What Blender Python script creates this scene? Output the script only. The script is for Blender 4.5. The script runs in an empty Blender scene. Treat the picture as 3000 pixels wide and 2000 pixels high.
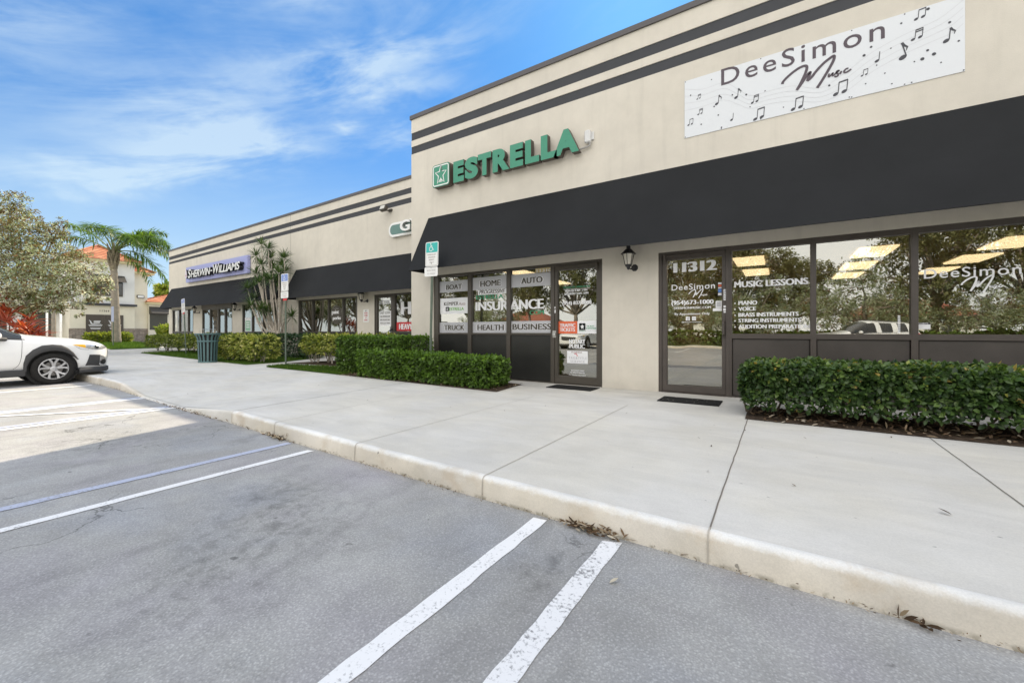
import bpy, math, random
import numpy as np
from mathutils import Vector, Matrix
R = math.radians
S = bpy.context.scene
C = S.collection
random.seed(7)

# ------------------------------------------------------------------ camera, light, exposure
F_PX, U0, V0, EYE = 1200.0, 1500.0, 970.0, 1.15          # focal length and horizon of the 3000 px photograph
TH = math.atan(780 / F_PX)
cam = bpy.data.cameras.new('camera')
cam.sensor_width = 36
cam.lens = 36 * F_PX / 3000
cam.shift_y = -0.01
cam.clip_start = 0.05
cam.clip_end = 3000
co = bpy.data.objects.new('camera', cam)
C.objects.link(co)
co.location = (0, 0, EYE)
co.rotation_euler = (R(90), 0, TH)
S.camera = co
S.view_settings.view_transform = 'Standard'
S.view_settings.look = 'None'
S.view_settings.exposure = 1.10
S.view_settings.gamma = 1
S.cycles.max_bounces = 8
S.cycles.transparent_max_bounces = 16
S.cycles.sample_clamp_indirect = 6

SUN_DIR = Vector((-0.268, 1.0, 0.853)).normalized()       # towards the sun
sun = bpy.data.lights.new('sun', 'SUN')
sun.energy = 3.3
sun.angle = R(0.53)
sun.color = (1.0, 0.87, 0.66)
so = bpy.data.objects.new('sun', sun)
C.objects.link(so)
so.rotation_euler = (-SUN_DIR).to_track_quat('-Z', 'Y').to_euler()


class Nodes:
    """Tiny expression helper for node trees."""
    def __init__(s, tree):
        s.t = tree; s.n = tree.nodes; s.l = tree.links
    def new(s, typ, **kw):
        n = s.n.new(typ)
        for k, v in kw.items(): setattr(n, k, v)
        return n
    def put(s, sock, v):
        if isinstance(v, bpy.types.NodeSocket): s.l.new(v, sock)
        elif v is not None: sock.default_value = v
    def m(s, op, a, b=None, c=None, clamp=False):
        n = s.new('ShaderNodeMath', operation=op, use_clamp=clamp)
        s.put(n.inputs[0], a)
        if b is not None: s.put(n.inputs[1], b)
        if c is not None: s.put(n.inputs[2], c)
        return n.outputs[0]
    def mix(s, f, a, b, mode='MIX'):
        n = s.new('ShaderNodeMix', data_type='RGBA', blend_type=mode)
        s.put(n.inputs['Factor'], f)
        s.put(n.inputs[6], a); s.put(n.inputs[7], b)
        return n.outputs[2]
    def noise(s, vec, scale, detail=4, rough=.55, dist=0.0, dim='3D'):
        n = s.new('ShaderNodeTexNoise', noise_dimensions=dim)
        s.put(n.inputs['Vector'], vec)
        n.inputs['Scale'].default_value = scale
        n.inputs['Detail'].default_value = detail
        n.inputs['Roughness'].default_value = rough
        n.inputs['Distortion'].default_value = dist
        return n.outputs[0]
    def map(s, v, a, b, c=0.0, d=1.0, smooth=True):
        n = s.new('ShaderNodeMapRange', interpolation_type='SMOOTHSTEP' if smooth else 'LINEAR')
        s.put(n.inputs[0], v)
        for i, x in enumerate((a, b, c, d)): s.put(n.inputs[1 + i], x)
        return n.outputs[0]
    def ramp(s, f, stops):
        n = s.new('ShaderNodeValToRGB')
        e = n.color_ramp.elements
        while len(e) < len(stops): e.new(0.5)
        for x, (p, c) in zip(e, stops): x.position = p; x.color = (*c, 1)
        s.put(n.inputs[0], f)
        return n.outputs[0]
    def comb(s, x, y, z):
        n = s.new('ShaderNodeCombineXYZ')
        for i, v in enumerate((x, y, z)): s.put(n.inputs[i], v)
        return n.outputs[0]
    def sep(s, v):
        n = s.new('ShaderNodeSeparateXYZ'); s.put(n.inputs[0], v)
        return n.outputs


# ------------------------------------------------------------------ sky
W = bpy.data.worlds.new('World')
S.world = W
W.use_nodes = True
g = Nodes(W.node_tree)
g.n.clear()
out = g.new('ShaderNodeOutputWorld')
bg = g.new('ShaderNodeBackground')
g.l.new(bg.outputs[0], out.inputs[0])
sky = g.new('ShaderNodeTexSky', sky_type='NISHITA')
sky.sun_disc = False
sky.sun_elevation = math.asin(SUN_DIR.z)
sky.sun_rotation = math.atan2(SUN_DIR.x, SUN_DIR.y) % (2 * math.pi)
sky.air_density = 1.0
sky.dust_density = 0.4
sky.ozone_density = 2.5
tc = g.new('ShaderNodeTexCoord')
dx, dy, dz = g.sep(tc.outputs['Generated'])[:3]
az = g.m('MULTIPLY', g.m('ARCTAN2', dx, dy), 57.2958)
el = g.m('MULTIPLY', g.m('ARCSINE', dz), 57.2958)
# cirrus: elongated banks (azimuth, elevation, half-length, half-width, tilt, strength) broken up by streaky noise
BANKS = ((-71, 21.5, 12, 4.8, 20, 1.0), (-52, 32, 13, 2.2, 15, 1.0), (-50, 29.2, 9, 1.5, 8, .9), (-66, 19.5, 11, 2.2, 20, .75),
         (-79, 14.5, 9, 1.3, 14, .9), (-55.2, 25.9, 2.2, .8, 12, .7), (-49, 24.6, 4, 1.6, 8, .8), (-84, 27, 8, 5, 30, .6), (-60, 37, 12, 3, 20, .6),
         (-75, 6.5, 12, 2.2, 0, .9), (-92, 34, 12, 4, 30, .6), (-30, 45, 20, 5, 20, .6), (-110, 22, 16, 4, 10, .7))
wob = g.noise(g.comb(g.m('MULTIPLY', az, .05), g.m('MULTIPLY', el, .09), 0), 1.6, 4, .6)
elw = g.m('ADD', el, g.m('MULTIPLY', g.m('SUBTRACT', wob, .5), 9.0))
bank = None
for a0, e0, la, lb, tilt, amp in BANKS:
    ct, st = math.cos(R(tilt)), math.sin(R(tilt))
    a = g.m('SUBTRACT', az, a0); e = g.m('SUBTRACT', elw, e0)
    p = g.m('DIVIDE', g.m('ADD', g.m('MULTIPLY', a, ct), g.m('MULTIPLY', e, st)), la)
    q = g.m('DIVIDE', g.m('SUBTRACT', g.m('MULTIPLY', e, ct), g.m('MULTIPLY', a, st)), lb)
    r2 = g.m('ADD', g.m('MULTIPLY', p, p), g.m('MULTIPLY', q, q))
    bl = g.m('MULTIPLY', g.m('EXPONENT', g.m('MULTIPLY', r2, -1.0)), amp)
    bank = bl if bank is None else g.m('ADD', bank, bl)
ct, st = math.cos(R(17)), math.sin(R(17))
sa = g.m('ADD', g.m('MULTIPLY', az, ct), g.m('MULTIPLY', el, st))
sb = g.m('SUBTRACT', g.m('MULTIPLY', el, ct), g.m('MULTIPLY', az, st))
streak = g.noise(g.comb(g.m('MULTIPLY', sa, .06), g.m('MULTIPLY', sb, .26), 3.0), 1.0, 6, .6, .6)
fine = g.noise(g.comb(g.m('MULTIPLY', sa, .2), g.m('MULTIPLY', sb, .7), 9.0), 1.0, 5, .6, .3)
tex = g.m('ADD', g.m('MULTIPLY', streak, .75), g.m('MULTIPLY', fine, .25))
cl = g.m('MULTIPLY', g.m('POWER', g.m('MINIMUM', bank, 1.2), 1.1), g.map(tex, .31, .62, .05, 1.0))
cl = g.m('MINIMUM', g.m('ADD', cl, g.m('MULTIPLY', g.map(tex, .5, .75), .10)), 1.0)
hz = g.map(el, -2, 27, .92, 0)
base = g.mix(1.0, sky.outputs[0], (.37, .87, 1.27, 1), 'MULTIPLY')
dim = g.mix(1.0, base, (.56, .56, .56, 1), 'MULTIPLY')                # sky ahead dimmed so it stays blue at this exposure
dim = g.mix(.5, dim, (.60, 1.75, 4.0, 1))
front = g.mix(g.m('MULTIPLY', cl, .85), dim, (2.95, 3.75, 4.55, 1))
front = g.mix(hz, front, (3.1, 4.05, 4.7, 1))
# bright cloud added out of view, behind and right of camera, fills the shade
fill_veil = g.m('MULTIPLY', g.map(g.m('SUBTRACT', dy, g.m('MULTIPLY', dx, .5)), .30, -.40), g.map(g.noise(tc.outputs['Generated'], 2.2, 5, .6, .4), .25, .7, .6, 1.0))
colr = g.mix(fill_veil, front, (10.5, 10.15, 9.6, 1))
top = g.map(el, 46, 75, 0, .55)  # brightness added overhead, above the frame, to help fill the shade
colr = g.mix(top, colr, (8.6, 8.9, 9.3, 1))
g.put(bg.inputs['Color'], colr)
bg.inputs['Strength'].default_value = 0.1


# ------------------------------------------------------------------ materials
MATS = {}
def mat(name, col=(.5, .5, .5), rough=.6, spec=.4, metal=0.0, var=0.0, vscale=3.0, bump=0.0, bscale=60.0, var2=0.0, coat=0.0):
    """Principled material; var: broad tone variation, var2: fine speckle, bump: surface grain."""
    if name in MATS: return MATS[name]
    m = bpy.data.materials.new(name)
    m.use_nodes = True
    q = Nodes(m.node_tree)
    b = q.n['Principled BSDF']
    b.inputs['Base Color'].default_value = (*col, 1)
    b.inputs['Roughness'].default_value = rough
    b.inputs['Specular IOR Level'].default_value = spec
    b.inputs['Metallic'].default_value = metal
    if coat: b.inputs['Coat Weight'].default_value = coat; b.inputs['Coat Roughness'].default_value = .05
    o = q.new('ShaderNodeTexCoord').outputs['Object']
    if var or var2:
        f = q.map(q.noise(o, vscale, 6, .6), .3, .7, 1 - var, 1 + var, False)
        if var2: f = q.m('MULTIPLY', f, q.map(q.noise(o, bscale, 2, .6), .3, .7, 1 - var2, 1 + var2, False))
        q.put(b.inputs['Base Color'], q.mix(1.0, (*col, 1), q.comb(f, f, f), 'MULTIPLY'))
    if bump:
        bn = q.new('ShaderNodeBump')
        bn.inputs['Strength'].default_value = bump
        bn.inputs['Distance'].default_value = .01
        q.put(bn.inputs['Height'], q.noise(o, bscale, 5, .65))
        q.l.new(bn.outputs[0], b.inputs['Normal'])
    MATS[name] = m
    return m


def glass_mat(name, tint, refl):
    """Thin architectural glass: tinted see-through plus a mirror reflection that grows at grazing angles."""
    m = bpy.data.materials.new(name); m.use_nodes = True
    q = Nodes(m.node_tree); q.n.clear()
    o = q.new('ShaderNodeOutputMaterial')
    tr = q.new('ShaderNodeBsdfTransparent'); tr.inputs[0].default_value = (*tint, 1)
    gl = q.new('ShaderNodeBsdfGlossy'); gl.inputs['Roughness'].default_value = 0.0
    gl.inputs['Color'].default_value = (.93, .95, .92, 1)
    oc = q.new('ShaderNodeTexCoord').outputs['Object']
    bn = q.new('ShaderNodeBump'); bn.inputs['Strength'].default_value = .05; bn.inputs['Distance'].default_value = .05
    q.put(bn.inputs['Height'], q.noise(oc, 1.1, 2, .5))
    q.l.new(bn.outputs[0], gl.inputs['Normal'])
    lw = q.new('ShaderNodeLayerWeight'); lw.inputs[0].default_value = .5
    f = q.m('ADD', refl, q.m('MULTIPLY', q.m('POWER', lw.outputs['Facing'], 3.0), 1 - refl), clamp=True)
    mx = q.new('ShaderNodeMixShader')
    q.put(mx.inputs[0], f); q.l.new(tr.outputs[0], mx.inputs[1]); q.l.new(gl.outputs[0], mx.inputs[2])
    q.l.new(mx.outputs[0], o.inputs[0])
    MATS[name] = m
    return m


def emit_mat(name, col, st):
    m = bpy.data.materials.new(name); m.use_nodes = True
    b = m.node_tree.nodes['Principled BSDF']
    b.inputs['Base Color'].default_value = (.8, .8, .8, 1)
    b.inputs['Emission Color'].default_value = (*col, 1)
    b.inputs['Emission Strength'].default_value = st
    MATS[name] = m
    return m


def leaf_mat(name, stops, rough=.45, trans=.35, spec=.4, tint=(1.25, 1.3, .55)):
    """Leaf colours run along a ramp by the per-leaf value stored on the mesh."""
    m = bpy.data.materials.new(name); m.use_nodes = True
    q = Nodes(m.node_tree)
    b = q.n['Principled BSDF']
    a = q.new('ShaderNodeAttribute', attribute_name='tone')
    c = q.ramp(a.outputs['Fac'], stops)
    q.put(b.inputs['Base Color'], c)
    b.inputs['Roughness'].default_value = rough
    b.inputs['Specular IOR Level'].default_value = spec
    t = q.new('ShaderNodeBsdfTranslucent')
    q.put(t.inputs[0], q.mix(1.0, c, (*tint, 1), 'MULTIPLY'))
    mx = q.new('ShaderNodeMixShader'); mx.inputs[0].default_value = trans
    q.l.new(b.outputs[0], mx.inputs[1]); q.l.new(t.outputs[0], mx.inputs[2])
    q.l.new(mx.outputs[0], q.n['Material Output'].inputs[0])
    MATS[name] = m
    return m


# ------------------------------------------------------------------ scene objects
def tag(o, label=None, cat=None, group=None, kind=None):
    for k, v in (('label', label), ('category', cat), ('group', group), ('kind', kind)):
        if v: o[k] = v
    return o

def thing(name, label, cat, loc=(0, 0, 0), group=None, rot=(0, 0, 0)):
    o = bpy.data.objects.new(name, None)
    C.objects.link(o)
    o.empty_display_size = .2
    o.location = loc
    o.rotation_euler = rot
    return tag(o, label, cat, group)

def dup(root, loc, rot=None, label=None, scale=None):
    """Copy a thing with its parts and their sub-parts."""
    r = root.copy(); C.objects.link(r); r.location = loc
    if rot is not None: r.rotation_euler = rot
    if scale is not None: r.scale = scale
    if label: r['label'] = label
    for ch in list(root.children):
        c = ch.copy(); C.objects.link(c); c.parent = r
        for gc in list(ch.children):
            d = gc.copy(); C.objects.link(d); d.parent = c
    return r

def at(u, v, Y):
    """Point of the plane y = Y seen at pixel (u, v) of the photograph (used to read measurements off it)."""
    r = (u - U0) / F_PX
    d = Y / (math.cos(TH) + r * math.sin(TH))
    return ((r * math.cos(TH) - math.sin(TH)) * d, Y, EYE + (V0 - v) / F_PX * d)

_glyph = {}
def glyphs(s, bold=0.0, shear=0.0, depth=0.0, space=1.0, res=4):
    """Outline text as mesh arrays, cached."""
    key = (s, bold, shear, depth, space, res)
    if key not in _glyph:
        cu = bpy.data.curves.new('t', 'FONT')
        cu.body = s; cu.offset = bold; cu.shear = shear; cu.extrude = depth; cu.space_character = space
        cu.resolution_u = res
        o = bpy.data.objects.new('t', cu)
        me = bpy.data.meshes.new_from_object(o)
        V = np.array([v.co for v in me.vertices], dtype=float).reshape(-1, 3)
        P = [tuple(p.vertices) for p in me.polygons]
        bpy.data.objects.remove(o); bpy.data.meshes.remove(me); bpy.data.curves.remove(cu)
        _glyph[key] = (V, P)
    return _glyph[key]


class MB:
    """Collects simple solids and links them as one mesh object."""
    def __init__(s, M=None):
        s.v = []; s.f = []; s.mi = []; s.M = M; s.k = 0
    def add(s, vs, fs, mi=0, M=None):
        b = len(s.v)
        M = M if M is not None else s.M
        for p in vs:
            s.v.append(tuple(M @ Vector(p)) if M is not None else tuple(p))
        for f in fs:
            s.f.append(tuple(b + i for i in f)); s.mi.append(mi)
        return s
    def box(s, x0, x1, y0, y1, z0, z1, mi=0, M=None):
        v = [(x, y, z) for z in (z0, z1) for y in (y0, y1) for x in (x0, x1)]
        return s.add(v, [(0, 2, 3, 1), (4, 5, 7, 6), (0, 1, 5, 4), (2, 6, 7, 3), (0, 4, 6, 2), (1, 3, 7, 5)], mi, M)
    def cbox(s, x0, x1, y0, y1, z0, z1, c, mi=0, M=None):
        """Box whose vertical and top edges are chamfered by c."""
        def ring(i, z): return [(x0 + i + c, y0 + i, z), (x1 - i - c, y0 + i, z), (x1 - i, y0 + i + c, z), (x1 - i, y1 - i - c, z),
                                (x1 - i - c, y1 - i, z), (x0 + i + c, y1 - i, z), (x0 + i, y1 - i - c, z), (x0 + i, y0 + i + c, z)]
        return s.loft([ring(c, z0), ring(0, z0 + c), ring(0, z1 - c), ring(c, z1)], mi, M=M)
    def loft(s, rings, mi=0, cap=True, closed=True, M=None):
        n = len(rings[0]); vs = [p for r in rings for p in r]; fs = []
        for i in range(len(rings) - 1):
            for j in range(n if closed else n - 1):
                k = (j + 1) % n
                fs.append((i * n + j, i * n + k, (i + 1) * n + k, (i + 1) * n + j))
        if cap:
            fs.append(tuple(range(n))[::-1]); fs.append(tuple((len(rings) - 1) * n + j for j in range(n)))
        return s.add(vs, fs, mi, M)
    def prism(s, poly, d0, d1, mi=0, M=None):
        """Polygon (a, b) pushed along c from d0 to d1, axes (a, b, c)."""
        return s.loft([[(a, b, d0) for a, b in poly], [(a, b, d1) for a, b in poly]], mi, M=M)
    def poly(s, pts, mi=0, M=None):
        return s.add(pts, [tuple(range(len(pts)))], mi, M)
    def tube(s, pts, rad, n=8, mi=0, cap=True, M=None):
        pts = [Vector(p) for p in pts]
        rad = rad if isinstance(rad, (list, tuple)) else [rad] * len(pts)
        rings = []; up = None
        for i, p in enumerate(pts):
            t = (pts[min(i + 1, len(pts) - 1)] - pts[max(i - 1, 0)]).normalized()
            if up is None: up = Vector((0, 0, 1)) if abs(t.z) < .9 else Vector((1, 0, 0))
            a = t.cross(up).normalized(); up = a.cross(t).normalized()
            rings.append([p + (a * math.cos(2 * math.pi * j / n) + up * math.sin(2 * math.pi * j / n)) * rad[i] for j in range(n)])
        return s.loft(rings, mi, cap, M=M)
    def lathe(s, prof, n=16, mi=0, M=None, cap=True, axis='Z'):
        rings = []
        for r, h in prof:
            ring = []
            for j in range(n):
                a = 2 * math.pi * (j + .5) / n
                p = (r * math.cos(a), r * math.sin(a), h)
                ring.append(p if axis == 'Z' else (h, p[0], p[1]))
            rings.append(ring)
        return s.loft(rings, mi, cap, M=M)
    def ribbon(s, pts, w, d=0.0, mi=0, M=None):
        """Flat stroke through 2-D points at depth d."""
        pts = [Vector((p[0], p[1])) for p in pts]; L = []
        ws = w if isinstance(w, (list, tuple)) else [w] * len(pts)
        for i, p in enumerate(pts):
            t = (pts[min(i + 1, len(pts) - 1)] - pts[max(i - 1, 0)])
            t = t.normalized() if t.length else Vector((1, 0))
            nrm = Vector((-t.y, t.x)) * ws[i] / 2
            L.append((p + nrm, p - nrm))
        vs = [(q.x, q.y, d) for a in L for q in a]
        return s.add(vs, [(2 * i, 2 * i + 1, 2 * i + 3, 2 * i + 2) for i in range(len(L) - 1)], mi, M)
    def disc(s, cx, cy, r, d=0.0, mi=0, n=14, M=None, ry=None):
        ry = ry or r
        return s.poly([(cx + r * math.cos(2 * math.pi * j / n), cy + ry * math.sin(2 * math.pi * j / n), d) for j in range(n)], mi, M)
    def text(s, t, x0, x1, z0, z1, d=0.0, mi=0, bold=0.0, shear=0.0, M=None, spread=0.0, space=1.0):
        """Flat lettering fitted to a box; spread thickens strokes by stacking shifted copies a hair apart."""
        V, P = glyphs(t, bold, shear, 0.0, space)
        lo, hi = V.min(0), V.max(0)
        sx, sy = (x1 - x0) / max(hi[0] - lo[0], 1e-6), (z1 - z0) / max(hi[1] - lo[1], 1e-6)
        offs = [(0, 0)]
        if spread:
            e = spread * (z1 - z0)
            offs = [(-e, 0), (e, 0), (0, 0)] if spread < .05 else [(-e, 0), (-e / 2, 0), (0, 0), (e / 2, 0), (e, 0)]
        for k, (ox, oy) in enumerate(offs):
            vs = [(x0 + (p[0] - lo[0]) * sx + ox, z0 + (p[1] - lo[1]) * sy + oy, d + .0003 * k) for p in V]
            s.add(vs, P, mi, M)
        return s
    def solid_text(s, t, x0, x1, z0, z1, d0, d1, mi_face, mi_side, bold=0.0, shear=0.0, M=None, space=1.0):
        V, P = glyphs(t, bold, shear, .1, space, 6)
        lo, hi = V.min(0), V.max(0)
        vs = [(x0 + (p[0] - lo[0]) / (hi[0] - lo[0]) * (x1 - x0), z0 + (p[1] - lo[1]) / (hi[1] - lo[1]) * (z1 - z0),
               d1 if p[2] > 0 else d0) for p in V]
        fr = [f for f in P if all(V[i][2] > .05 for i in f)]
        sd = [f for f in P if not all(V[i][2] > .05 for i in f)]
        s.add(vs, fr, mi_face, M); s.add(vs, sd, mi_side, M)
        return s
    def build(s, name, mats, parent=None, smooth=False, base=None, link=True):
        me = bpy.data.meshes.new(name)
        me.from_pydata(s.v, [], s.f)
        mats = mats if isinstance(mats, (list, tuple)) else [mats]
        for m in mats: me.materials.append(m)
        if len(mats) > 1: me.polygons.foreach_set('material_index', s.mi)
        if smooth: me.polygons.foreach_set('use_smooth', [True] * len(s.f))
        me.update()
        o = bpy.data.objects.new(name, me)
        C.objects.link(o)
        if parent is not None:
            o.parent = parent
            if parent.parent is None: o.matrix_parent_inverse = Matrix.Translation(-parent.location)
        return o

def wallplane(Y):
    """Maps (x, z, outward depth) on a wall facing the car park at y = Y."""
    return Matrix(((1, 0, 0, 0), (0, 0, -1, Y), (0, 1, 0, 0), (0, 0, 0, 1)))

def struct(o, **kw):
    return tag(o, kind='structure', **kw)
# ------------------------------------------------------------------ ground materials
def asphalt():
    m = bpy.data.materials.new('asphalt'); m.use_nodes = True
    q = Nodes(m.node_tree); b = q.n['Principled BSDF']
    o = q.new('ShaderNodeTexCoord').outputs['Object']
    x, y, z = q.sep(o)[:3]
    big = q.noise(o, .45, 5, .6, .3)
    mid = q.noise(o, 2.6, 6, .65, .4)
    grit = q.noise(o, 95, 3, .7)
    vor = q.new('ShaderNodeTexVoronoi'); q.put(vor.inputs['Vector'], o); vor.inputs['Scale'].default_value = 85
    stone = q.map(vor.outputs['Distance'], .0, .55, 1.14, .82)
    f = q.m('MULTIPLY', q.map(big, .3, .7, .86, 1.10), q.map(mid, .3, .7, .90, 1.07))
    f = q.m('MULTIPLY', f, q.m('MULTIPLY', q.map(grit, .28, .72, .85, 1.13), stone))
    # drip stains in the bays and tyre scuffs running into them
    sv = q.comb(q.m('MULTIPLY', x, 1.0), q.m('MULTIPLY', y, .38), 0)
    st = q.m('MULTIPLY', q.map(q.noise(sv, 2.1, 5, .62, .8), .52, .72), .17)
    spot = q.map(q.noise(o, 7.5, 3, .5, .3), .70, .76)
    f = q.m('MULTIPLY', f, q.m('SUBTRACT', 1.0, q.m('MAXIMUM', st, q.m('MULTIPLY', spot, .5))))
    # oil drips where engines stand, and a few hairline cracks
    oil = None
    for ox, oy, rx, ry, k_ in ((-2.45, 1.25, .55, .5, .22), (-2.2, .75, .35, .25, .15), (-3.0, 1.55, .4, .3, .16), (-.95, 1.75, .16, .22, .3), (.35, 1.35, .22, .2, .2), (-5.9, 1.2, .6, .5, .2), (-1.5, .35, .5, .35, .15)):
        e_ = q.m('ADD', q.m('POWER', q.m('DIVIDE', q.m('SUBTRACT', x, ox), rx), 2.0), q.m('POWER', q.m('DIVIDE', q.m('SUBTRACT', y, oy), ry), 2.0))
        e_ = q.m('MULTIPLY', q.m('EXPONENT', q.m('MULTIPLY', e_, -1.0)), k_); oil = e_ if oil is None else q.m('ADD', oil, e_)
    drip = q.m('MULTIPLY', oil, q.map(q.noise(o, 11, 4, .6, .4), .42, .70, .12, 1.5))
    f = q.m('MULTIPLY', f, q.m('SUBTRACT', 1.0, q.m('MINIMUM', drip, .6)))
    cv = q.new('ShaderNodeTexVoronoi', feature='DISTANCE_TO_EDGE'); cv.inputs['Scale'].default_value = .42
    wv = q.new('ShaderNodeVectorMath', operation='ADD'); wn_ = q.new('ShaderNodeTexNoise'); wn_.inputs['Scale'].default_value = 2.2; wn_.inputs['Detail'].default_value = 6
    q.put(wn_.inputs['Vector'], o); q.put(wv.inputs[0], o); q.put(wv.inputs[1], wn_.outputs['Color']); q.put(cv.inputs['Vector'], wv.outputs[0])
    crack = q.m('MULTIPLY', q.map(cv.outputs['Distance'], .0045, .0015), q.map(q.noise(o, .6, 2, .5), .50, .58))
    f = q.m('MULTIPLY', f, q.m('SUBTRACT', 1.0, q.m('MULTIPLY', crack, .45)))
    hue = q.ramp(q.noise(o, .8, 3, .6), ((.3, (.380, .390, .410)), (.5, (.405, .402, .390)), (.7, (.400, .388, .402))))
    q.put(b.inputs['Base Color'], q.mix(1.0, hue, q.comb(f, f, f), 'MULTIPLY'))
    b.inputs['Roughness'].default_value = .9; b.inputs['Specular IOR Level'].default_value = .25
    bn = q.new('ShaderNodeBump'); bn.inputs['Strength'].default_value = .4; bn.inputs['Distance'].default_value = .004
    q.put(bn.inputs['Height'], q.m('ADD', q.m('MULTIPLY', vor.outputs['Distance'], -.6), grit))
    q.l.new(bn.outputs[0], b.inputs['Normal'])
    return m

def concrete(name, col, joint=False, strength=1.0, rim=False):
    m = bpy.data.materials.new(name); m.use_nodes = True
    q = Nodes(m.node_tree); b = q.n['Principled BSDF']
    o = q.new('ShaderNodeTexCoord').outputs['Object']
    x, y, z = q.sep(o)[:3]
    big = q.noise(o, .55, 5, .6, .5)
    mid = q.noise(q.comb(q.m('MULTIPLY', x, .6), q.m('MULTIPLY', y, 1.6), z), 2.6, 6, .65, .6)
    grit = q.noise(o, 130, 3, .7)
    f = q.m('MULTIPLY', q.map(big, .3, .7, 1 - .08 * strength, 1 + .05 * strength), q.map(mid, .25, .75, 1 - .08 * strength, 1 + .06 * strength))
    f = q.m('MULTIPLY', f, q.map(grit, .25, .75, .93, 1.06))
    fleck = q.map(q.noise(q.comb(x, q.m('MULTIPLY', y, 2.2), z), 16, 2, .5), .765, .79)
    f = q.m('MULTIPLY', f, q.m('SUBTRACT', 1.0, q.m('MULTIPLY', fleck, .55)))
    if joint:   # grime where people walk in and along the shopfronts
        grime = q.m('MULTIPLY', q.map(y, 4.6, 6.6), q.map(q.noise(o, 1.4, 5, .6, .7), .35, .65))
        f = q.m('MULTIPLY', f, q.m('SUBTRACT', 1.0, q.m('MULTIPLY', grime, .14)))
    c = q.mix(q.map(q.noise(o, .9, 4, .6), .35, .65), (*col, 1), (col[0] * 1.0, col[1] * .985, col[2] * .94, 1))
    if rim:     # rubbed, chipped arris of bare pale aggregate; ochre stains lower down
        edge = q.m('MULTIPLY', q.map(q.m('ADD', z, q.m('MULTIPLY', q.m('SUBTRACT', q.noise(o, 26, 4, .7), .5), .05)), .112, .142), q.map(q.noise(o, 5, 4, .6), .30, .5, .35, 1.0))
        c = q.mix(edge, c, (.74, .73, .70, 1))
        c = q.mix(q.m('MULTIPLY', q.map(q.noise(o, 3.2, 5, .65), .52, .7), .35), c, (.50, .38, .24, 1))
        c = q.mix(q.m('MULTIPLY', q.map(z, .03, .004), q.map(q.noise(o, 14, 4, .6), .45, .6, 0, .6)), c, (.16, .14, .09, 1))
    q.put(b.inputs['Base Color'], q.mix(1.0, c, q.comb(f, f, f), 'MULTIPLY'))
    b.inputs['Roughness'].default_value = .85; b.inputs['Specular IOR Level'].default_value = .3
    bn = q.new('ShaderNodeBump'); bn.inputs['Strength'].default_value = .25; bn.inputs['Distance'].default_value = .004
    q.put(bn.inputs['Height'], q.m('ADD', grit, q.noise(o, 30, 3, .6)))
    q.l.new(bn.outputs[0], b.inputs['Normal'])
    return m

def paint(name, col, wear):
    """Road paint: worn flakes show the asphalt colour through."""
    m = bpy.data.materials.new(name); m.use_nodes = True
    q = Nodes(m.node_tree); b = q.n['Principled BSDF']
    o = q.new('ShaderNodeTexCoord').outputs['Object']
    w = q.m('ADD', q.m('MULTIPLY', q.noise(o, 60, 4, .7), .6), q.m('MULTIPLY', q.noise(o, 4, 4, .6), .4))
    f = q.map(w, wear, wear + .13)
    q.put(b.inputs['Base Color'], q.mix(f, (*col, 1), (.25, .25, .255, 1)))
    b.inputs['Roughness'].default_value = .8
    return m

M_ASPH = asphalt()
M_PAVE = concrete('pavement_concrete', (.625, .608, .570), True)
M_KERB = concrete('kerb_concrete', (.665, .62, .545), False, 1.6, True)
M_WHITE = paint('white_road_paint', (.80, .80, .80), .53)
M_WORN = paint('worn_white_road_paint', (.76, .76, .765), .50)
M_BLUE = paint('blue_road_paint', (.44, .475, .59), .52)
M_SOIL = mat('soil', (.075, .055, .040), .95, .1, var=.35, vscale=9, bump=.8, bscale=40, var2=.5)
M_TURF = mat('turf', (.075, .125, .025), .9, .1, var=.3, vscale=4, bump=.8, bscale=60, var2=.4)
M_DARK = mat('joint_dirt', (.20, .18, .155), .95, .1)

# ------------------------------------------------------------------ car park and pavement
mb = MB()
nx = [-700, -200, -80, -40, -25, -16, -10, -6, -3, 0, 3, 8, 20, 60, 200, 700]
ny = [-700, -200, -60, -25, -12, -5, -2, 0, 2, 4, 8, 16, 40, 120, 300, 700]
vs = [(x, y, 0) for y in ny for x in nx]
fs = [(j * 16 + i, j * 16 + i + 1, (j + 1) * 16 + i + 1, (j + 1) * 16 + i) for j in range(15) for i in range(15)]
struct(mb.add(vs, fs).build('car_park', M_ASPH))

KX = ((-80, 3.0), (-30, 2.75), (-16, 2.58), (-13.5, 2.55), (-11, 2.55), (-9.3, 2.46), (-7.5, 2.40), (-5.8, 2.385), (-4.3, 2.325), (-2, 2.25), (0, 2.225), (20, 2.22))
def kerb_y(x):
    for (a, ya), (b, yb) in zip(KX, KX[1:]):
        if a <= x <= b: return ya + (yb - ya) * (x - a) / (b - a)
    return KX[-1][1]
def drop(x):
    """1 where the kerb is lowered for wheelchairs."""
    if -7.5 >= x >= -9.3: return 1.0
    if x > -7.5: return max(0.0, 1 - (x + 7.5) / 1.7)
    return max(0.0, 1 - (-9.3 - x) / 1.7)
def pave_z(x, y):
    t = max(0.0, min(1.0, (4.6 - y) / (4.6 - kerb_y(x))))
    return .15 - .135 * drop(x) * t

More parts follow.
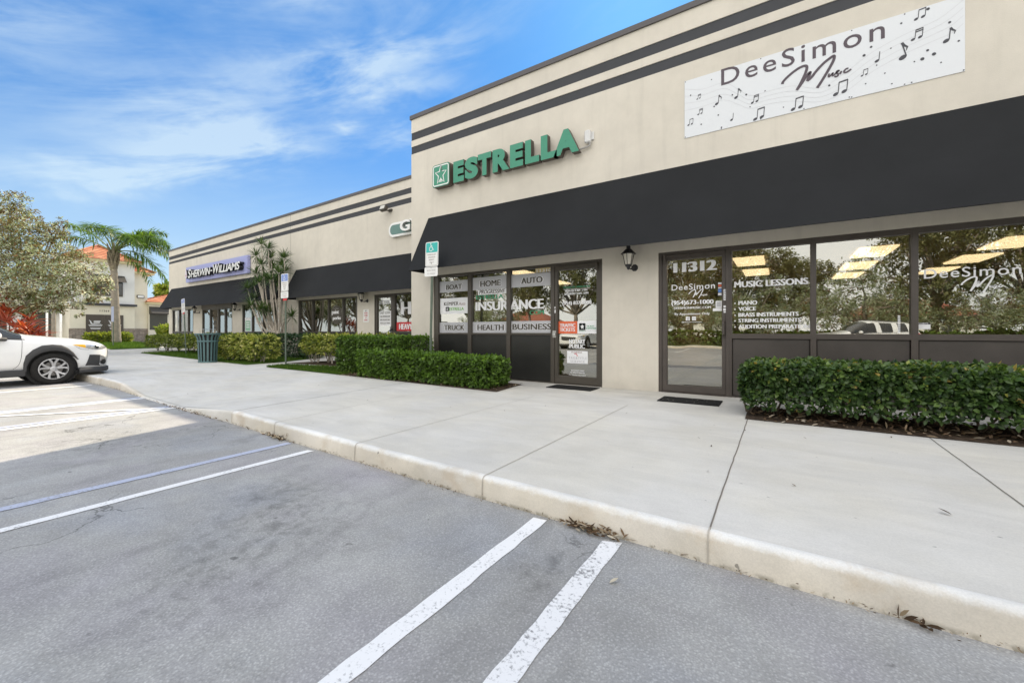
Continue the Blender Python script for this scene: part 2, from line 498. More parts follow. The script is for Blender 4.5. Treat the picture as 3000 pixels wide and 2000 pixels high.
xs = sorted(set([-80, -60, -45, -34] + [round(-32 + .4 * i, 2) for i in range(54)] + [round(-10.6 + .1 * i, 2) for i in range(56)]
                + [round(-5 + .25 * i, 2) for i in range(72)] + [20]))
mb = MB(); rows = []
for x in xs:
    k = kerb_y(x)
    ys = [k + .065] + [k + .065 + (4.6 - k - .065) * t for t in (.15, .3, .5, .7, .85, 1)] + [5.6, 7, 9, 9.9]
    rows.append([(x, y, pave_z(x, y)) for y in ys])
n = len(rows[0])
vs = [p for r in rows for p in r]
fs = [(i * n + j, (i + 1) * n + j, (i + 1) * n + j + 1, i * n + j + 1) for i in range(len(xs) - 1) for j in range(n - 1)]
pave = struct(mb.add(vs, fs).build('pavement', M_PAVE, smooth=True))

mb = MB(); rows = []
rnd = random.Random(3)
kx = sorted(set(xs + [round(-9 + .05 * i, 3) for i in range(240)]))
for x in kx:
    k = kerb_y(x); z = pave_z(x, k)
    j = rnd.uniform(-.005, .005) + (rnd.uniform(.0, .012) if rnd.random() < .10 else 0) if -9 < x < 3 else 0
    rows.append([(x, k - .004, -.06), (x, k - .002, 0), (x, k + .004, max(.004, z - .035)), (x, k + .010 + j, max(.006, z - .014)),
                 (x, k + .022 + j, z - .003 + j * .4), (x, k + .042 + j, z + .0015), (x, k + .07, z - .001)])
n = 7
vs = [p for r in rows for p in r]
fs = [(i * n + j, (i + 1) * n + j, (i + 1) * n + j + 1, i * n + j + 1) for i in range(len(kx) - 1) for j in range(n - 1)]
ramp_f = [f for f in fs if -9.4 < vs[f[0]][0] < -5.79]       # the lowered flare is poured with the slab
mb.add(vs, [f for f in fs if not -9.4 < vs[f[0]][0] < -5.79]); mb.add(vs, ramp_f, 1)
struct(mb.build('kerb', [M_KERB, M_PAVE], smooth=True))

kj = MB()
for x in (-8.6, -5.72, -4.62, -3.15, -1.703, -.292, 1.165, 2.65):
    k = kerb_y(x); z = pave_z(x, k); vs = []
    for y_, z_ in ((k - .006, .0), (k - .001, max(.004, z - .035)), (k + .006, max(.006, z - .012)), (k + .020, z + .001), (k + .042, z + .004), (k + .072, z + .003)): vs += [(x - .004, y_, z_), (x + .004, y_, z_)]
    kj.add(vs, [(2 * i, 2 * i + 1, 2 * i + 3, 2 * i + 2) for i in range(5)])
_k = [o for o in C.objects if o.name == 'kerb'][0]
kj.build('kerb_joint', mat('kerb_joint', (.47, .43, .37), .95, .1)).parent = _k

# joints sawn or cast into the slab
def joint(x0, y0, x1, y1, w, m):
    b_ = MB(); N = 24; pts = []
    for i in range(N + 1):
        t = i / N; x = x0 + (x1 - x0) * t; y = y0 + (y1 - y0) * t
        pts.append((x + rnd.uniform(-.0025, .0025), y))
    L = Vector((x1 - x0, y1 - y0)).normalized(); nx_, ny_ = -L.y * w / 2, L.x * w / 2
    vs = []
    for x, y in pts:
        z = pave_z(x, y) + .003
        vs += [(x + nx_, y + ny_, z), (x - nx_, y - ny_, z)]
    b_.add(vs, [(2 * i, 2 * i + 1, 2 * i + 3, 2 * i + 2) for i in range(N)])
    o = b_.build('pavement_joint', m); o.parent = pave
M_JT = mat('faint_joint', (.42, .39, .34), .95, .1)
joint(-.292, 2.27, -.292, 5.36, .008, M_DARK)
joint(1.165, 2.27, 1.19, 5.36, .008, M_DARK)
joint(2.65, 2.27, 2.65, 5.36, .010, M_DARK)
joint(-1.703, 2.29, -1.703, 5.5, .008, M_JT)
joint(-3.15, 2.31, -3.15, 5.45, .006, M_JT)
joint(-5.72, 2.42, -6.10, 5.60, .012, M_JT)
joint(-4.62, 2.35, -5.0, 5.5, .006, M_JT)
joint(-8.6, 2.5, -8.6, 5.7, .010, M_JT)
joint(-11.2, 2.6, -11.2, 5.75, .010, M_JT)
joint(-13.9, 2.6, -13.9, 5.9, .012, M_JT)
joint(-18, 2.6, -18, 6.0, .012, M_JT)
joint(-4.0, 6.5, -1.66, 6.62, .010, M_JT)

# painted bay lines
def line(pts, m, name='parking_line', zl=.004):
    """Sheet through left/right edge points, 4 mm above the asphalt, with slightly ragged edges."""
    b_ = MB(); (ax, ay, bx, by), (cx, cy, dx_, dy_) = pts; N = 60; vs = []
    for i in range(N + 1):
        t = i / N; j = rnd.uniform(-.004, .004); j2 = rnd.uniform(-.004, .004)
        vs += [(ax + (cx - ax) * t + j, ay + (cy - ay) * t, zl), (bx + (dx_ - bx) * t + j2, by + (dy_ - by) * t, zl)]
    b_.add(vs, [(2 * i, 2 * i + 1, 2 * i + 3, 2 * i + 2) for i in range(N)])
    return struct(b_.build(name, m))
line(((-.807, 2.15, -.712, 2.19), (-.815, -3.4, -.722, -3.4)), M_WORN)
line(((-1.264, 2.19, -1.174, 2.20), (-1.27, -3.4, -1.18, -3.4)), M_WHITE)
line(((-3.815, 2.24, -3.735, 2.26), (-3.76, -3.4, -3.68, -3.4)), M_WHITE)
line(((-4.255, 2.28, -4.165, 2.28), (-4.23, -3.4, -4.14, -3.4)), M_BLUE)
for x, m in ((-7.60, M_WHITE), (-7.78, M_BLUE), (-9.12, M_WHITE), (-9.29, M_BLUE), (-12.25, M_WHITE), (-15.6, M_WHITE)):
    w = .12
    line(((x - w / 2, 2.44, x + w / 2, 2.44), (x - w / 2 + .05, -3.4, x + w / 2 + .05, -3.4)), m)
line(((-7.72, 2.30, -7.60, 2.30), (-9.05, .6, -9.05, .48)), M_WHITE, 'hatch_line', .008)
line(((-7.72, .75, -7.60, .75), (-9.05, -.95, -9.05, -1.07)), M_WHITE, 'hatch_line', .008)
line(((-7.72, -.8, -7.60, -.8), (-9.05, -2.5, -9.05, -2.62)), M_WHITE, 'hatch_line', .008)
for i in range(14):     # the opposite row of bays
    x = -24 + 2.75 * i
    line(((x - .06, -9.4, x + .06, -9.4), (x - .06, -14.4, x + .06, -14.4)), M_WHITE)

# planting beds and lawns let into the pavement
def sheet(name, poly, z, m):
    return struct(MB().poly([(x, y, z) for x, y in poly]).build(name, m))
sheet('planting_bed', [(-.318, 5.352), (7.5, 5.38), (7.5, 6.35), (-.33, 6.30)], .156, M_SOIL)
sheet('planting_bed', [(-8.6, 5.73), (-6.2, 5.60), (-3.88, 5.50), (-4.02, 6.52), (-4.9, 6.72), (-8.9, 6.95)], .158, M_SOIL)
sheet('lawn', [(-11.9, 5.80), (-10, 5.765), (-8.3, 5.70), (-8.5, 7.1), (-12.1, 6.45)], .160, M_TURF)
sheet('lawn', [(-24.4, 6.42), (-21, 6.26), (-17.8, 6.10), (-13.2, 5.885), (-13.4, 7.04), (-14.5, 9.2), (-24.8, 9.2)], .160, M_TURF)
sheet('planting_bed', [(-12.9, 6.9), (-8.6, 7.2), (-8.6, 8.4), (-12.6, 8.4)], .156, M_SOIL)
sheet('lawn', [(-39, 8.05), (-30.2, 6.72), (-30.8, 9.0), (-38, 11), (-52, 13), (-58, 12), (-58, 9.2)], .17, M_TURF)
# ------------------------------------------------------------------ building materials
STUCCO = (.65, .605, .525)
def stucco(name, col):
    m = bpy.data.materials.new(name); m.use_nodes = True
    q = Nodes(m.node_tree); b = q.n['Principled BSDF']
    o = q.new('ShaderNodeTexCoord').outputs['Object']; x, y, z = q.sep(o)[:3]
    f = q.m('MULTIPLY', q.map(q.noise(o, .45, 4, .6, .4), .3, .7, .95, 1.04), q.map(q.noise(o, 3.5, 6, .65), .3, .7, .965, 1.03))
    run = q.map(q.noise(q.comb(q.m('MULTIPLY', x, 5.0), q.m('MULTIPLY', y, 5.0), q.m('MULTIPLY', z, .35)), 1.0, 5, .65), .50, .75, 0, .07)
    f = q.m('MULTIPLY', q.m('MULTIPLY', f, q.m('SUBTRACT', 1.0, run)), q.map(q.noise(o, 110, 2, .6), .3, .7, .975, 1.02))
    splash = q.m('MULTIPLY', q.map(q.m('ADD', z, q.m('MULTIPLY', q.noise(o, 4, 4, .6), .35)), .62, .25), .13)     # dirt thrown up at the foot of the wall
    f = q.m('MULTIPLY', f, q.m('SUBTRACT', 1.0, splash))
    q.put(b.inputs['Base Color'], q.mix(1.0, (*col, 1), q.comb(f, f, f), 'MULTIPLY'))
    b.inputs['Roughness'].default_value = .92; b.inputs['Specular IOR Level'].default_value = .2
    bn = q.new('ShaderNodeBump'); bn.inputs['Strength'].default_value = .3; bn.inputs['Distance'].default_value = .006
    q.put(bn.inputs['Height'], q.m('ADD', q.noise(o, 70, 4, .65), q.m('MULTIPLY', q.noise(o, 2.2, 3, .5), 1.5))); q.l.new(bn.outputs[0], b.inputs['Normal'])
    return m
M_STUC = stucco('beige_stucco', STUCCO)
M_BAND = mat('charcoal_band', (.062, .064, .070), .8, .3, var=.08, vscale=2)
M_COPE = mat('dark_coping_metal', (.085, .078, .080), .5, .5)
M_AWN = mat('black_canvas', (.0195, .0205, .022), .85, .2, var=.14, vscale=.9, bump=.25, bscale=400)
M_BRNZ = mat('bronze_frame', (.070, .060, .048), .42, .5, var=.12, vscale=5)
M_BRN2 = mat('brown_bronze_frame', (.075, .062, .054), .42, .5, var=.12, vscale=5)
M_PAN1 = mat('black_panel', (.020, .020, .018), .35, .5, var=.15, vscale=3)
M_PAN2 = mat('brown_panel', (.062, .053, .047), .45, .5, var=.22, vscale=2.5, bump=.05, bscale=30)
M_GLASS = glass_mat('shop_glass', (.62, .59, .52), .30)
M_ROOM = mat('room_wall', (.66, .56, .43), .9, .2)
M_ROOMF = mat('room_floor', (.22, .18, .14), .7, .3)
M_TROF = emit_mat('lit_ceiling_panel', (1.0, .85, .60), 2.3)
M_VW = mat('white_vinyl', (.84, .84, .85), .5, .4)
M_VG = mat('green_vinyl', (.055, .30, .155), .5, .4)
M_VGREY = mat('grey_vinyl', (.50, .50, .52), .5, .4)
M_VDK = mat('dark_vinyl', (.075, .065, .05), .5, .4)
M_VRED = mat('red_vinyl', (.60, .045, .05), .5, .4)
M_VORA = mat('orange_vinyl', (.74, .14, .055), .5, .4)
M_VLG = mat('light_green_vinyl', (.16, .44, .05), .5, .4)
M_VBRN = mat('maroon_vinyl', (.22, .10, .08), .5, .4)
M_VTAN = mat('tan_vinyl', (.62, .50, .26), .5, .4)
M_BLACK = mat('black_metal', (.020, .020, .022), .45, .5)
M_CHROME = mat('dull_steel', (.55, .55, .53), .35, .5, metal=.9)

RA, RB, RC = (1200, 700, .30617), (1850, 650, .38265), (2100, 600, .44643)
RD, RE, RF, RG = (800, 700, .2551), (450, 650, .2551), (560, 820, .18707), (1900, 0, .46769)
def m2(reg, x, y): return reg[0] + reg[2] * x, reg[1] + reg[2] * y
def spot(reg, x, y, Y):
    p = at(*m2(reg, x, y), Y); return p[0], p[2]
class Vinyl:
    """Cut-vinyl lettering on one pane, read off the photograph in the pane's own plane."""
    def __init__(s, Y, mats, d=.004):
        s.mb = MB(wallplane(Y)); s.Y = Y; s.mats = mats; s.d = d
    def box(s, reg, x0, y0, x1, y1, mi, d=0.0):
        a = spot(reg, x0, y0, s.Y); b = spot(reg, x0, y1, s.Y); c = spot(reg, x1, y1, s.Y)
        s.mb.box(a[0], c[0], b[1], a[1], s.d + d, s.d + d + .001, mi); return s
    def t(s, reg, txt, x0, x1, y0, y1, mi, bold=0, shear=0, spread=0, d=.003, space=1.0):
        a = spot(reg, x0, y0, s.Y); b = spot(reg, x0, y1, s.Y); c = spot(reg, x1, y1, s.Y)
        s.mb.text(txt, a[0], c[0], b[1], a[1], s.d + d, mi, bold, shear, spread=spread, space=space); return s
    def ribbon(s, reg, pts, w, mi, d=.003):
        s.mb.ribbon([spot(reg, *p, s.Y) for p in pts], w, s.d + d, mi); return s
    def build(s, name, parent): return s.mb.build(name, s.mats, parent)

def smooth_pts(pts, n=6):
    """Catmull-Rom through points."""
    P = [Vector(p) for p in pts]; P = [2 * P[0] - P[1]] + P + [2 * P[-1] - P[-2]]; out_ = []
    for i in range(1, len(P) - 2):
        for k in range(n):
            t = k / n
            out_.append(.5 * ((2 * P[i]) + (P[i + 1] - P[i - 1]) * t + (2 * P[i - 1] - 5 * P[i] + 4 * P[i + 1] - P[i + 2]) * t * t
                              + (3 * P[i] - P[i - 1] - 3 * P[i + 1] + P[i + 2]) * t ** 3))
    return out_ + [P[-2]]

# the handwritten word: strokes in a unit box, u to the right, v up
SCRIPT = [[(0.000, 0.489), (0.011, 0.567), (0.053, 0.660), (0.125, 0.775), (0.220, 0.888), (0.296, 0.941), (0.350, 0.936), (0.372, 0.888), (0.371, 0.794), (0.353, 0.671), (0.317, 0.495), (0.274, 0.307), (0.222, 0.118)],
          [(0.222, 0.118), (0.307, 0.353), (0.366, 0.543), (0.414, 0.642), (0.422, 0.623), (0.404, 0.503), (0.378, 0.353)],
          [(0.378, 0.353), (0.441, 0.449), (0.516, 0.639), (0.609, 0.824), (0.697, 0.944), (0.754, 1.000), (0.768, 0.957), (0.754, 0.824), (0.697, 0.591), (0.630, 0.348), (0.568, 0.139), (0.524, 0.000)],
          [(0.700, 0.404), (0.687, 0.334), (0.697, 0.294), (0.733, 0.356), (0.749, 0.396), (0.741, 0.324), (0.754, 0.281)],
          [(0.754, 0.281), (0.799, 0.374), (0.834, 0.414), (0.809, 0.420), (0.799, 0.361), (0.820, 0.307), (0.817, 0.246), (0.789, 0.230), (0.774, 0.262)],
          [(0.870, 0.377), (0.850, 0.313), (0.864, 0.289)],
          [(0.963, 0.406), (0.934, 0.409), (0.904, 0.353), (0.909, 0.297), (0.939, 0.289), (0.979, 0.326), (1.000, 0.356)]]
def script_word(mb, x0, x1, z0, z1, d, mi, w, tilt=0.0):
    for k, st in enumerate(SCRIPT):
        pts = [(x0 + p.x * (x1 - x0), z0 + p.y * (z1 - z0)) for p in smooth_pts([(a, b, 0) for a, b in st])]
        mb.ribbon(pts, w if k < 3 else w * .62, d + .0003 * k, mi)

def bay(parent, x0, x1, z0, z1, Y, m, sill=None, fl=.05, fr=.05, ft=.055, fb=.05, panel=None, glass=None, name='window', d0=.055, d1=.035):
    """One glazed bay: bars, pane and, under the sill rail, a solid panel."""
    f = MB()
    f.box(x0, x0 + fl, Y - d0, Y + d1, z0, z1); f.box(x1 - fr, x1, Y - d0, Y + d1, z0, z1)
    f.box(x0 + fl, x1 - fr, Y - d0 + .004, Y + d1, z1 - ft, z1); f.box(x0 + fl, x1 - fr, Y - d0 + .004, Y + d1, z0, z0 + fb)
    lo = z0 + fb
    if sill:
        f.box(x0 + fl, x1 - fr, Y - d0 + .002, Y + d1, sill[0], sill[1]); lo = sill[1]
    w = f.build(name, m, parent)
    MB().box(x0 + fl + .001, x1 - fr - .001, Y - .003, Y + .003, lo + .001, z1 - ft - .001).build('pane', glass or M_GLASS, w)
    if sill and panel:
        p = MB()
        p.box(x0 + fl + .012, x1 - fr - .012, Y - .030, Y + .01, z0 + fb + .008, sill[0] - .012)
        p.box(x0 + fl + .001, x1 - fr - .001, Y + .011, Y + .02, z0 + fb, sill[0] - .001)
        p.build('lower_panel', panel, w)
    return w

# ------------------------------------------------------------------ the projecting block
YF, YG = 7.0, 7.08
XL, XR = -7.46, 16.0
B1 = thing('shop_building', 'beige stucco shop block nearest the camera, two charcoal bands and a long awning', 'building', (XL, YF, 0))
b0 = (XL, YF, 0)
TOP = 6.26
w = MB()
w.box(XL, -6.736, YF, YF + .25, 0, 2.445)               # piers
w.box(-2.632, -1.662, YF, YF + .25, 0, 2.445)
w.box(6.2, XR, YF, YF + .25, 0, 2.445)
w.box(XL, XR, YF, YF + .25, 2.445, 5.425)               # wall above the shopfronts
w.box(XL, XR, YF + .03, YF + .25, 5.425, 5.605); w.box(XL, XR, YF, YF + .25, 5.605, 5.752)
w.box(XL, XR, YF + .03, YF + .25, 5.752, 5.938); w.box(XL, XR, YF, YF + .25, 5.938, TOP)
w.box(XL, XL + .25, YF + .25, 26, 0, TOP)               # left flank
w.box(XR - .25, XR, YF + .25, 26, 0, TOP); w.box(XL + .25, XR - .25, 25.75, 26, 0, TOP)
w.box(XL + .25, XR - .25, YF + .25, 25.75, 5.5, 5.6)
w.box(-2.98, -2.62, YF - .003, YF, 2.47, 2.56)          # patched plaster over the door
w.build('wall', M_STUC, B1, base=b0)
for z0, z1 in ((5.425, 5.605), (5.752, 5.938)):
    MB().box(XL - .002, XR, YF + .012, YF + .03, z0 + .002, z1 - .002).box(XL + .012, XL - .002 + .012, YF + .03, 26, z0, z1).build('band', M_BAND, B1, base=b0)
MB().box(XL - .03, XR + .03, YF - .03, YF + .30, TOP, 6.355).box(XL - .03, XL + .30, YF + .30, 26, TOP, 6.355).build('coping', M_COPE, B1, base=b0)

def awning(parent, x0, x1, yw, yb, zt, zb, base, brk=()):
    """Sloping canvas on a frame: skin, end cheeks, hem; a faint sag makes the edges wander."""
    a = MB(); N = max(8, int((x1 - x0) * 3)); rr = random.Random(int(x0 * 7))
    wave = [rr.uniform(-.006, .006) for _ in range(N + 1)]
    top, bot, top2, bot2 = [], [], [], []
    rings = []
    for i in range(N + 1):
        x = x0 + (x1 - x0) * i / N; q_ = wave[i]
        rings.append([(x, yw - .005, zt), (x, (yw + yb) / 2 + .012 + q_ * .5, (zt + zb) / 2), (x, yb, zb + q_), (x, yb + .018, zb + q_),
                      (x, (yw + yb) / 2 + .030, (zt + zb) / 2 - .01), (x, yw - .005, zt - .05)])
    a.loft(rings, 0)
    for x in (x0 - .004, x1 + .004):
        a.prism([(yw - .001, zt), (yb, zb), (yw - .001, zb)], x - .004, x + .004, 0, Matrix(((0, 0, 1, 0), (1, 0, 0, 0), (0, 1, 0, 0), (0, 0, 0, 1))))
    aw = a.build('awning', M_AWN, parent, base=base)
    fr = MB()
    fr.box(x0 + .02, x1 - .02, yb + .03, yb + .055, zb + .005, zb + .03)
    fr.build('awning_frame', M_BLACK, aw)
    return aw
awning(B1, -6.885, 15.5, YF, 6.36, 3.80, 2.49, b0)

# insurance shopfront
S1M = [M_VW, M_VGREY, M_VDK, M_VG, M_VLG, M_VBRN, M_VTAN, M_VORA, M_VRED]
Wh, Gy, Dk, Gn, Lg, Br, Tn, Or, Rd = range(9)
WIN1 = []
for x0, x1, fl, fr in ((-6.736, -5.68, .13, .05), (-5.68, -4.66, .05, .045), (-4.66, -3.65, .045, .03)):
    WIN1.append(bay(B1, x0, x1, .15, 2.446, YG, M_BRNZ, (1.075, 1.112), fl, fr, .055, .02, M_PAN1))
def star_box(v, reg, x0, y0, x1, y1, bg_, fg):
    v.box(reg, x0, y0, x1, y1, bg_)
    cx, cz = spot(reg, (x0 + x1) / 2, (y0 + y1) / 2, v.Y); r = abs(spot(reg, x0, y0, v.Y)[1] - spot(reg, x0, y1, v.Y)[1]) * .42
    v.mb.poly([(cx + (r if i % 2 == 0 else r * .45) * math.sin(i * math.pi / 5) * .85, cz + (r if i % 2 == 0 else r * .45) * math.cos(i * math.pi / 5), v.d + .003) for i in range(10)], fg)
def band_word(v, band, txt, x0, x1, y0, y1):
    v.box(RA, *band, Gy)
    v.t(RA, txt, x0 - 4, x1 + 4, y0 - 3, y1 + 3, Wh, spread=.11, d=.002)
    v.t(RA, txt, x0, x1, y0, y1, Dk, spread=.07, d=.0045)
v = Vinyl(YG, S1M)
band_word(v, (284, 412, 571, 516), 'BOAT', 352, 503, 440, 488)
band_word(v, (284, 800, 571, 896), 'TRUCK', 333, 528, 822, 872)
v.box(RA, 295, 572, 571, 718, Wh)
v.t(RA, 'KEMPER', 332, 469, 606, 639, Dk, spread=.04, d=.002).t(RA, 'Auto', 474, 535, 604, 634, Br, d=.002)
v.t(RA, 'ESTRELLA', 384, 519, 657, 686, Lg, spread=.06, d=.002)
star_box(v, RA, 347, 652, 380, 691, Lg, Wh)
v.build('lettering', WIN1[0])
v = Vinyl(YG, S1M)
band_word(v, (605, 375, 940, 492), 'HOME', 680, 872, 403, 460)
band_word(v, (605, 794, 940, 897), 'HEALTH', 652, 902, 820, 872)
v.box(RA, 655, 491, 930, 537, Wh).t(RA, 'PROGRESSIVE', 668, 915, 492, 528, Dk, shear=.3, spread=.05, d=.002)
v.t(RA, 'ESTRELLA', 640, 895, 541, 580, Gn, spread=.06)
v.t(RA, 'INSUR', 637, 943, 604, 688, Wh, spread=.075)
v.build('lettering', WIN1[1])
v = Vinyl(YG, S1M)
band_word(v, (975, 345, 1362, 467), 'AUTO', 1072, 1272, 373, 431)
band_word(v, (975, 787, 1362, 897), 'BUSINESS', 988, 1358, 812, 868)
v.t(RA, 'ANCE', 968, 1280, 586, 676, Wh, spread=.075)
v.t(RA, 'COM', 1152, 1285, 683, 725, Gn, spread=.05)
v.box(RA, 1206, 285, 1362, 330, Tn).t(RA, '11310', 1218, 1358, 292, 325, Wh, spread=.04, d=.002)
v.build('lettering', WIN1[2])

def door(parent, x0, x1, z1, gx0, gx1, gz0, gz1, m, Y):
    """Swing door: outer frame, leaf, glass, threshold, closer and pull."""
    f = MB()
    f.box(x0, x0 + .05, Y - .06, Y + .05, .15, z1); f.box(x1 - .05, x1, Y - .06, Y + .05, .15, z1)
    f.box(x0 + .05, x1 - .05, Y - .058, Y + .05, z1 - .05, z1); f.box(x0 + .05, x1 - .05, Y - .07, Y + .05, .15, .165)
    lx0, lx1, lz0, lz1 = x0 + .054, x1 - .054, .172, z1 - .054
    f.box(lx0, gx0, Y - .045, Y + .01, lz0, lz1); f.box(gx1, lx1, Y - .045, Y + .01, lz0, lz1)
    f.box(gx0, gx1, Y - .044, Y + .01, gz1, lz1); f.box(gx0, gx1, Y - .044, Y + .01, lz0, gz0)
    d_ = f.build('door', m, parent)
    MB().box(gx0 + .001, gx1 - .001, Y - .003, Y + .003, gz0 + .001, gz1 - .001).build('door_glass', M_GLASS, d_)
    return d_

D1 = door(B1, -3.65, -2.632, 2.446, -3.537, -2.753, .305, 2.305, M_BRNZ, YG)
v = Vinyl(YG, S1M)
v.t(RA, 'HOURS OF OPERATION', 1472, 1727, 458, 474, Gn, spread=.05)
v.ribbon(RA, [(1474, 484), (1724, 470)], .005, Wh)
v.t(RA, 'MON-FRI 9 AM - 7 PM', 1490, 1700, 490, 508, Wh, spread=.06).t(RA, 'SATURDAY 9 AM - 5 PM', 1483, 1711, 518, 537, Wh, spread=.06)
v.t(RA, '(954) 837-8888', 1466, 1740, 599, 641, Wh, spread=.055)
v.box(RA, 1426, 789, 1606, 904, Or).t(RA, 'TRAFFIC', 1440, 1586, 809, 843, Wh, spread=.06, d=.002).t(RA, 'TICKETS', 1440, 1583, 851, 884, Wh, spread=.06, d=.002)
v.box(RA, 1607, 785, 1796, 903, Wh); star_box(v, RA, 1623, 806, 1684, 872, Gn, Wh)
v.t(RA, 'TICKET', 1692, 1770, 826, 841, Gn, spread=.06, d=.002).t(RA, 'DEFENSE', 1692, 1787, 846, 862, Gn, spread=.06, d=.002)
v.t(RA, 'A Law Firm', 1692, 1787, 868, 884, Gy, d=.002).t(RA, 'ESTRELLA', 1622, 1686, 874, 884, Gn, spread=.05, d=.002)
v.t(RA, 'NOTARY', 1530, 1680, 958, 999, Wh, spread=.06).t(RA, 'PUBLIC', 1533, 1677, 1004, 1043, Wh, spread=.06)
v.box(RA, 1508, 1068, 1706, 1185, Wh).t(RA, 'FLORIDA', 1550, 1652, 1073, 1090, Br, d=.002)
v.t(RA, 'TAG&TITLE', 1523, 1697, 1123, 1146, Gy, d=.002, space=1.25, spread=.03).t(RA, 'SERVICE', 1541, 1677, 1157, 1180, Gy, d=.002, space=1.25, spread=.03)
v.ribbon(RA, [(1576, 1097), (1597, 1096), (1603, 1110), (1606, 1121)], .014, Rd, .002)
v.t(RA, 'INDEPENDENTLY OWNED', 1548, 1672, 1249, 1261, Wh, spread=.06).t(RA, 'AND OPERATED FRANCHISE', 1537, 1675, 1268, 1280, Wh, spread=.06)
v.t(RA, 'For Franchise Information', 1527, 1688, 1289, 1301, Wh, spread=.04)
v.build('lettering', D1)
h = MB(); h.box(-3.630, -3.560, YG - .066, YG - .046, 1.03, 1.16, 0); h.cbox(-3.625, -3.565, YG - .10, YG - .067, 1.06, 1.13, .008, 0)
h.box(-3.615, -3.575, YG - .0475, YG - .046, 1.50, 1.56, 1).box(-3.61, -3.58, YG - .0475, YG - .046, 1.58, 1.62, 1)
h.build('door_lock', [M_CHROME, M_VW], D1)
MB().box(-3.1, -2.72, YG - .085, YG - .062, 2.345, 2.385).box(-2.76, -2.72, YG - .11, YG - .085, 2.26, 2.385).build('door_closer', M_BRNZ, D1)

# music shopfront
S2M = [M_VW, M_BLACK, M_VORA, M_VGREY, mat('blue_vinyl', (.10, .22, .55), .5, .4)]
D2 = door(B1, -1.662, -.62, 2.446, -1.538, -.726, .275, 2.31, M_BRN2, YG)
WIN2 = []
for x0, x1, fl, fr in ((-.62, .408, .03, .033), (.408, 1.430, .033, .033), (1.430, 2.452, .033, .033), (2.452, 3.474, .033, .033), (3.474, 4.84, .033, .033), (4.84, 6.2, .033, .05)):
    WIN2.append(bay(B1, x0, x1, .15, 2.446, YG, M_BRN2, (1.040, 1.112), fl, fr, .075, .02, M_PAN2))
v = Vinyl(YG, S2M)
v.t(RB, '11312', 330, 645, 316, 390, 0, spread=.12)
for x, y in ((330, 318), (396, 315), (528, 305)):      # flags on the ones
    v.ribbon(RB, [(x, y + 16), (x + 20, y + 3)], .030, 0, .0025)
v.t(RB, 'DeeSimon', 308, 640, 482, 526, 0, bold=.006, space=1.12)
a = spot(RB, 440, 518, YG); c = spot(RB, 582, 582, YG)
script_word(v.mb, a[0], c[0], c[1], a[1], .007, 0, .012)
v.t(RB, '(954)673-1000', 308, 628, 604, 646, 0, spread=.045).t(RB, 'DEESIMONMUSIC.COM', 326, 608, 652, 669, 0, spread=.05)
v.t(RB, 'By Appointment Only', 332, 600, 697, 719, 0, spread=.03)
v.box(RB, 417, 725, 447, 755, 0).t(RB, 'f', 428, 443, 728, 755, 3, spread=.1, d=.002)
v.box(RB, 464, 724, 494, 754, 0); cx, cz = spot(RB, 479, 739, YG)
for r_, k in ((.021, 3), (.016, 0), (.010, 3), (.006, 0)): v.mb.disc(cx, cz, r_, .0055 + (.021 - r_) * .03, k)
v.t(RB, '@deesimonmusic', 386, 540, 762, 773, 0, spread=.03)
v.box(RB, 660, 462, 692, 569, 1)
for y0, y1, k in ((465, 477, 0), (481, 496, 2), (501, 510, 0), (514, 540, 4), (545, 562, 0)): v.box(RB, 664, y0, 690, y1, k, .001)
v.box(RB, 645, 605, 692, 659, 0).box(RB, 652, 612, 685, 650, 3, .001).box(RB, 623, 661, 692, 683, 0)
v.build('lettering', D2)
v = Vinyl(YG - .045, S2M, .001)
v.box(RB, 706, 516, 733, 600, 0); 
for i, ch in enumerate('PULL'): v.t(RB, ch, 714, 727, 522 + 19 * i, 536 + 19 * i, 1, spread=.06, d=.002)
v.box(RB, 705, 640, 729, 656, 0).box(RB, 703, 662, 731, 680, 0).box(RB, 706, 684, 722, 695, 0)
v.build('pull_plate', D2)
h = MB()
h.box(-.712, -.685, YG - .075, YG - .046, 1.06, 1.32); h.tube([(-.70, YG - .06, 1.08), (-.70, YG - .115, 1.10), (-.70, YG - .115, 1.28), (-.70, YG - .06, 1.30)], .014, 8)
h.box(-.706, -.692, YG - .078, YG - .075, 1.10, 1.20, 1)
h.build('door_handle', [M_BRN2, M_VW], D2)
MB().box(-1.58, -1.2, YG - .085, YG - .062, 2.345, 2.385).box(-1.58, -1.545, YG - .11, YG - .085, 2.26, 2.385).build('door_closer', M_BRN2, D2)
v = Vinyl(YG, S2M)
v.t(RB, 'MUSIC LESSONS', 790, 1350, 459, 504, 0, spread=.075)
for txt, x1, y0, y1 in (('PIANO', 961, 606, 636), ('VOICE', 952, 652, 681), ('BRASS INSTRUMENTS', 1278, 697, 726), ('STRING INSTRUMENTS', 1296, 741, 769), ('AUDITION PREPARATION', 1362, 787, 815)):
    v.t(RB, txt, 821, x1, y0, y1, 0, spread=.07)
    p = spot(RB, 793, (y0 + y1) / 2 + 3, YG); v.mb.disc(*p, .011, .007, 0)
v.build('lettering', WIN2[0])
v = Vinyl(YG, S2M)
for i in range(9): v.box(RC, 1187, 726 + 13 * i, 1204, 735 + 13 * i, 0)
v.build('sticker', WIN2[1])
v = Vinyl(YG, S2M)
v.t(RC, 'DeeSimon', 1358, 1998, 424, 486, 0, bold=.006, space=1.12)
a = spot(RC, 1605, 470, YG); c = spot(RC, 1876, 566, YG)
script_word(v.mb, a[0], c[0], c[1] - .01, a[1], .007, 0, .017)
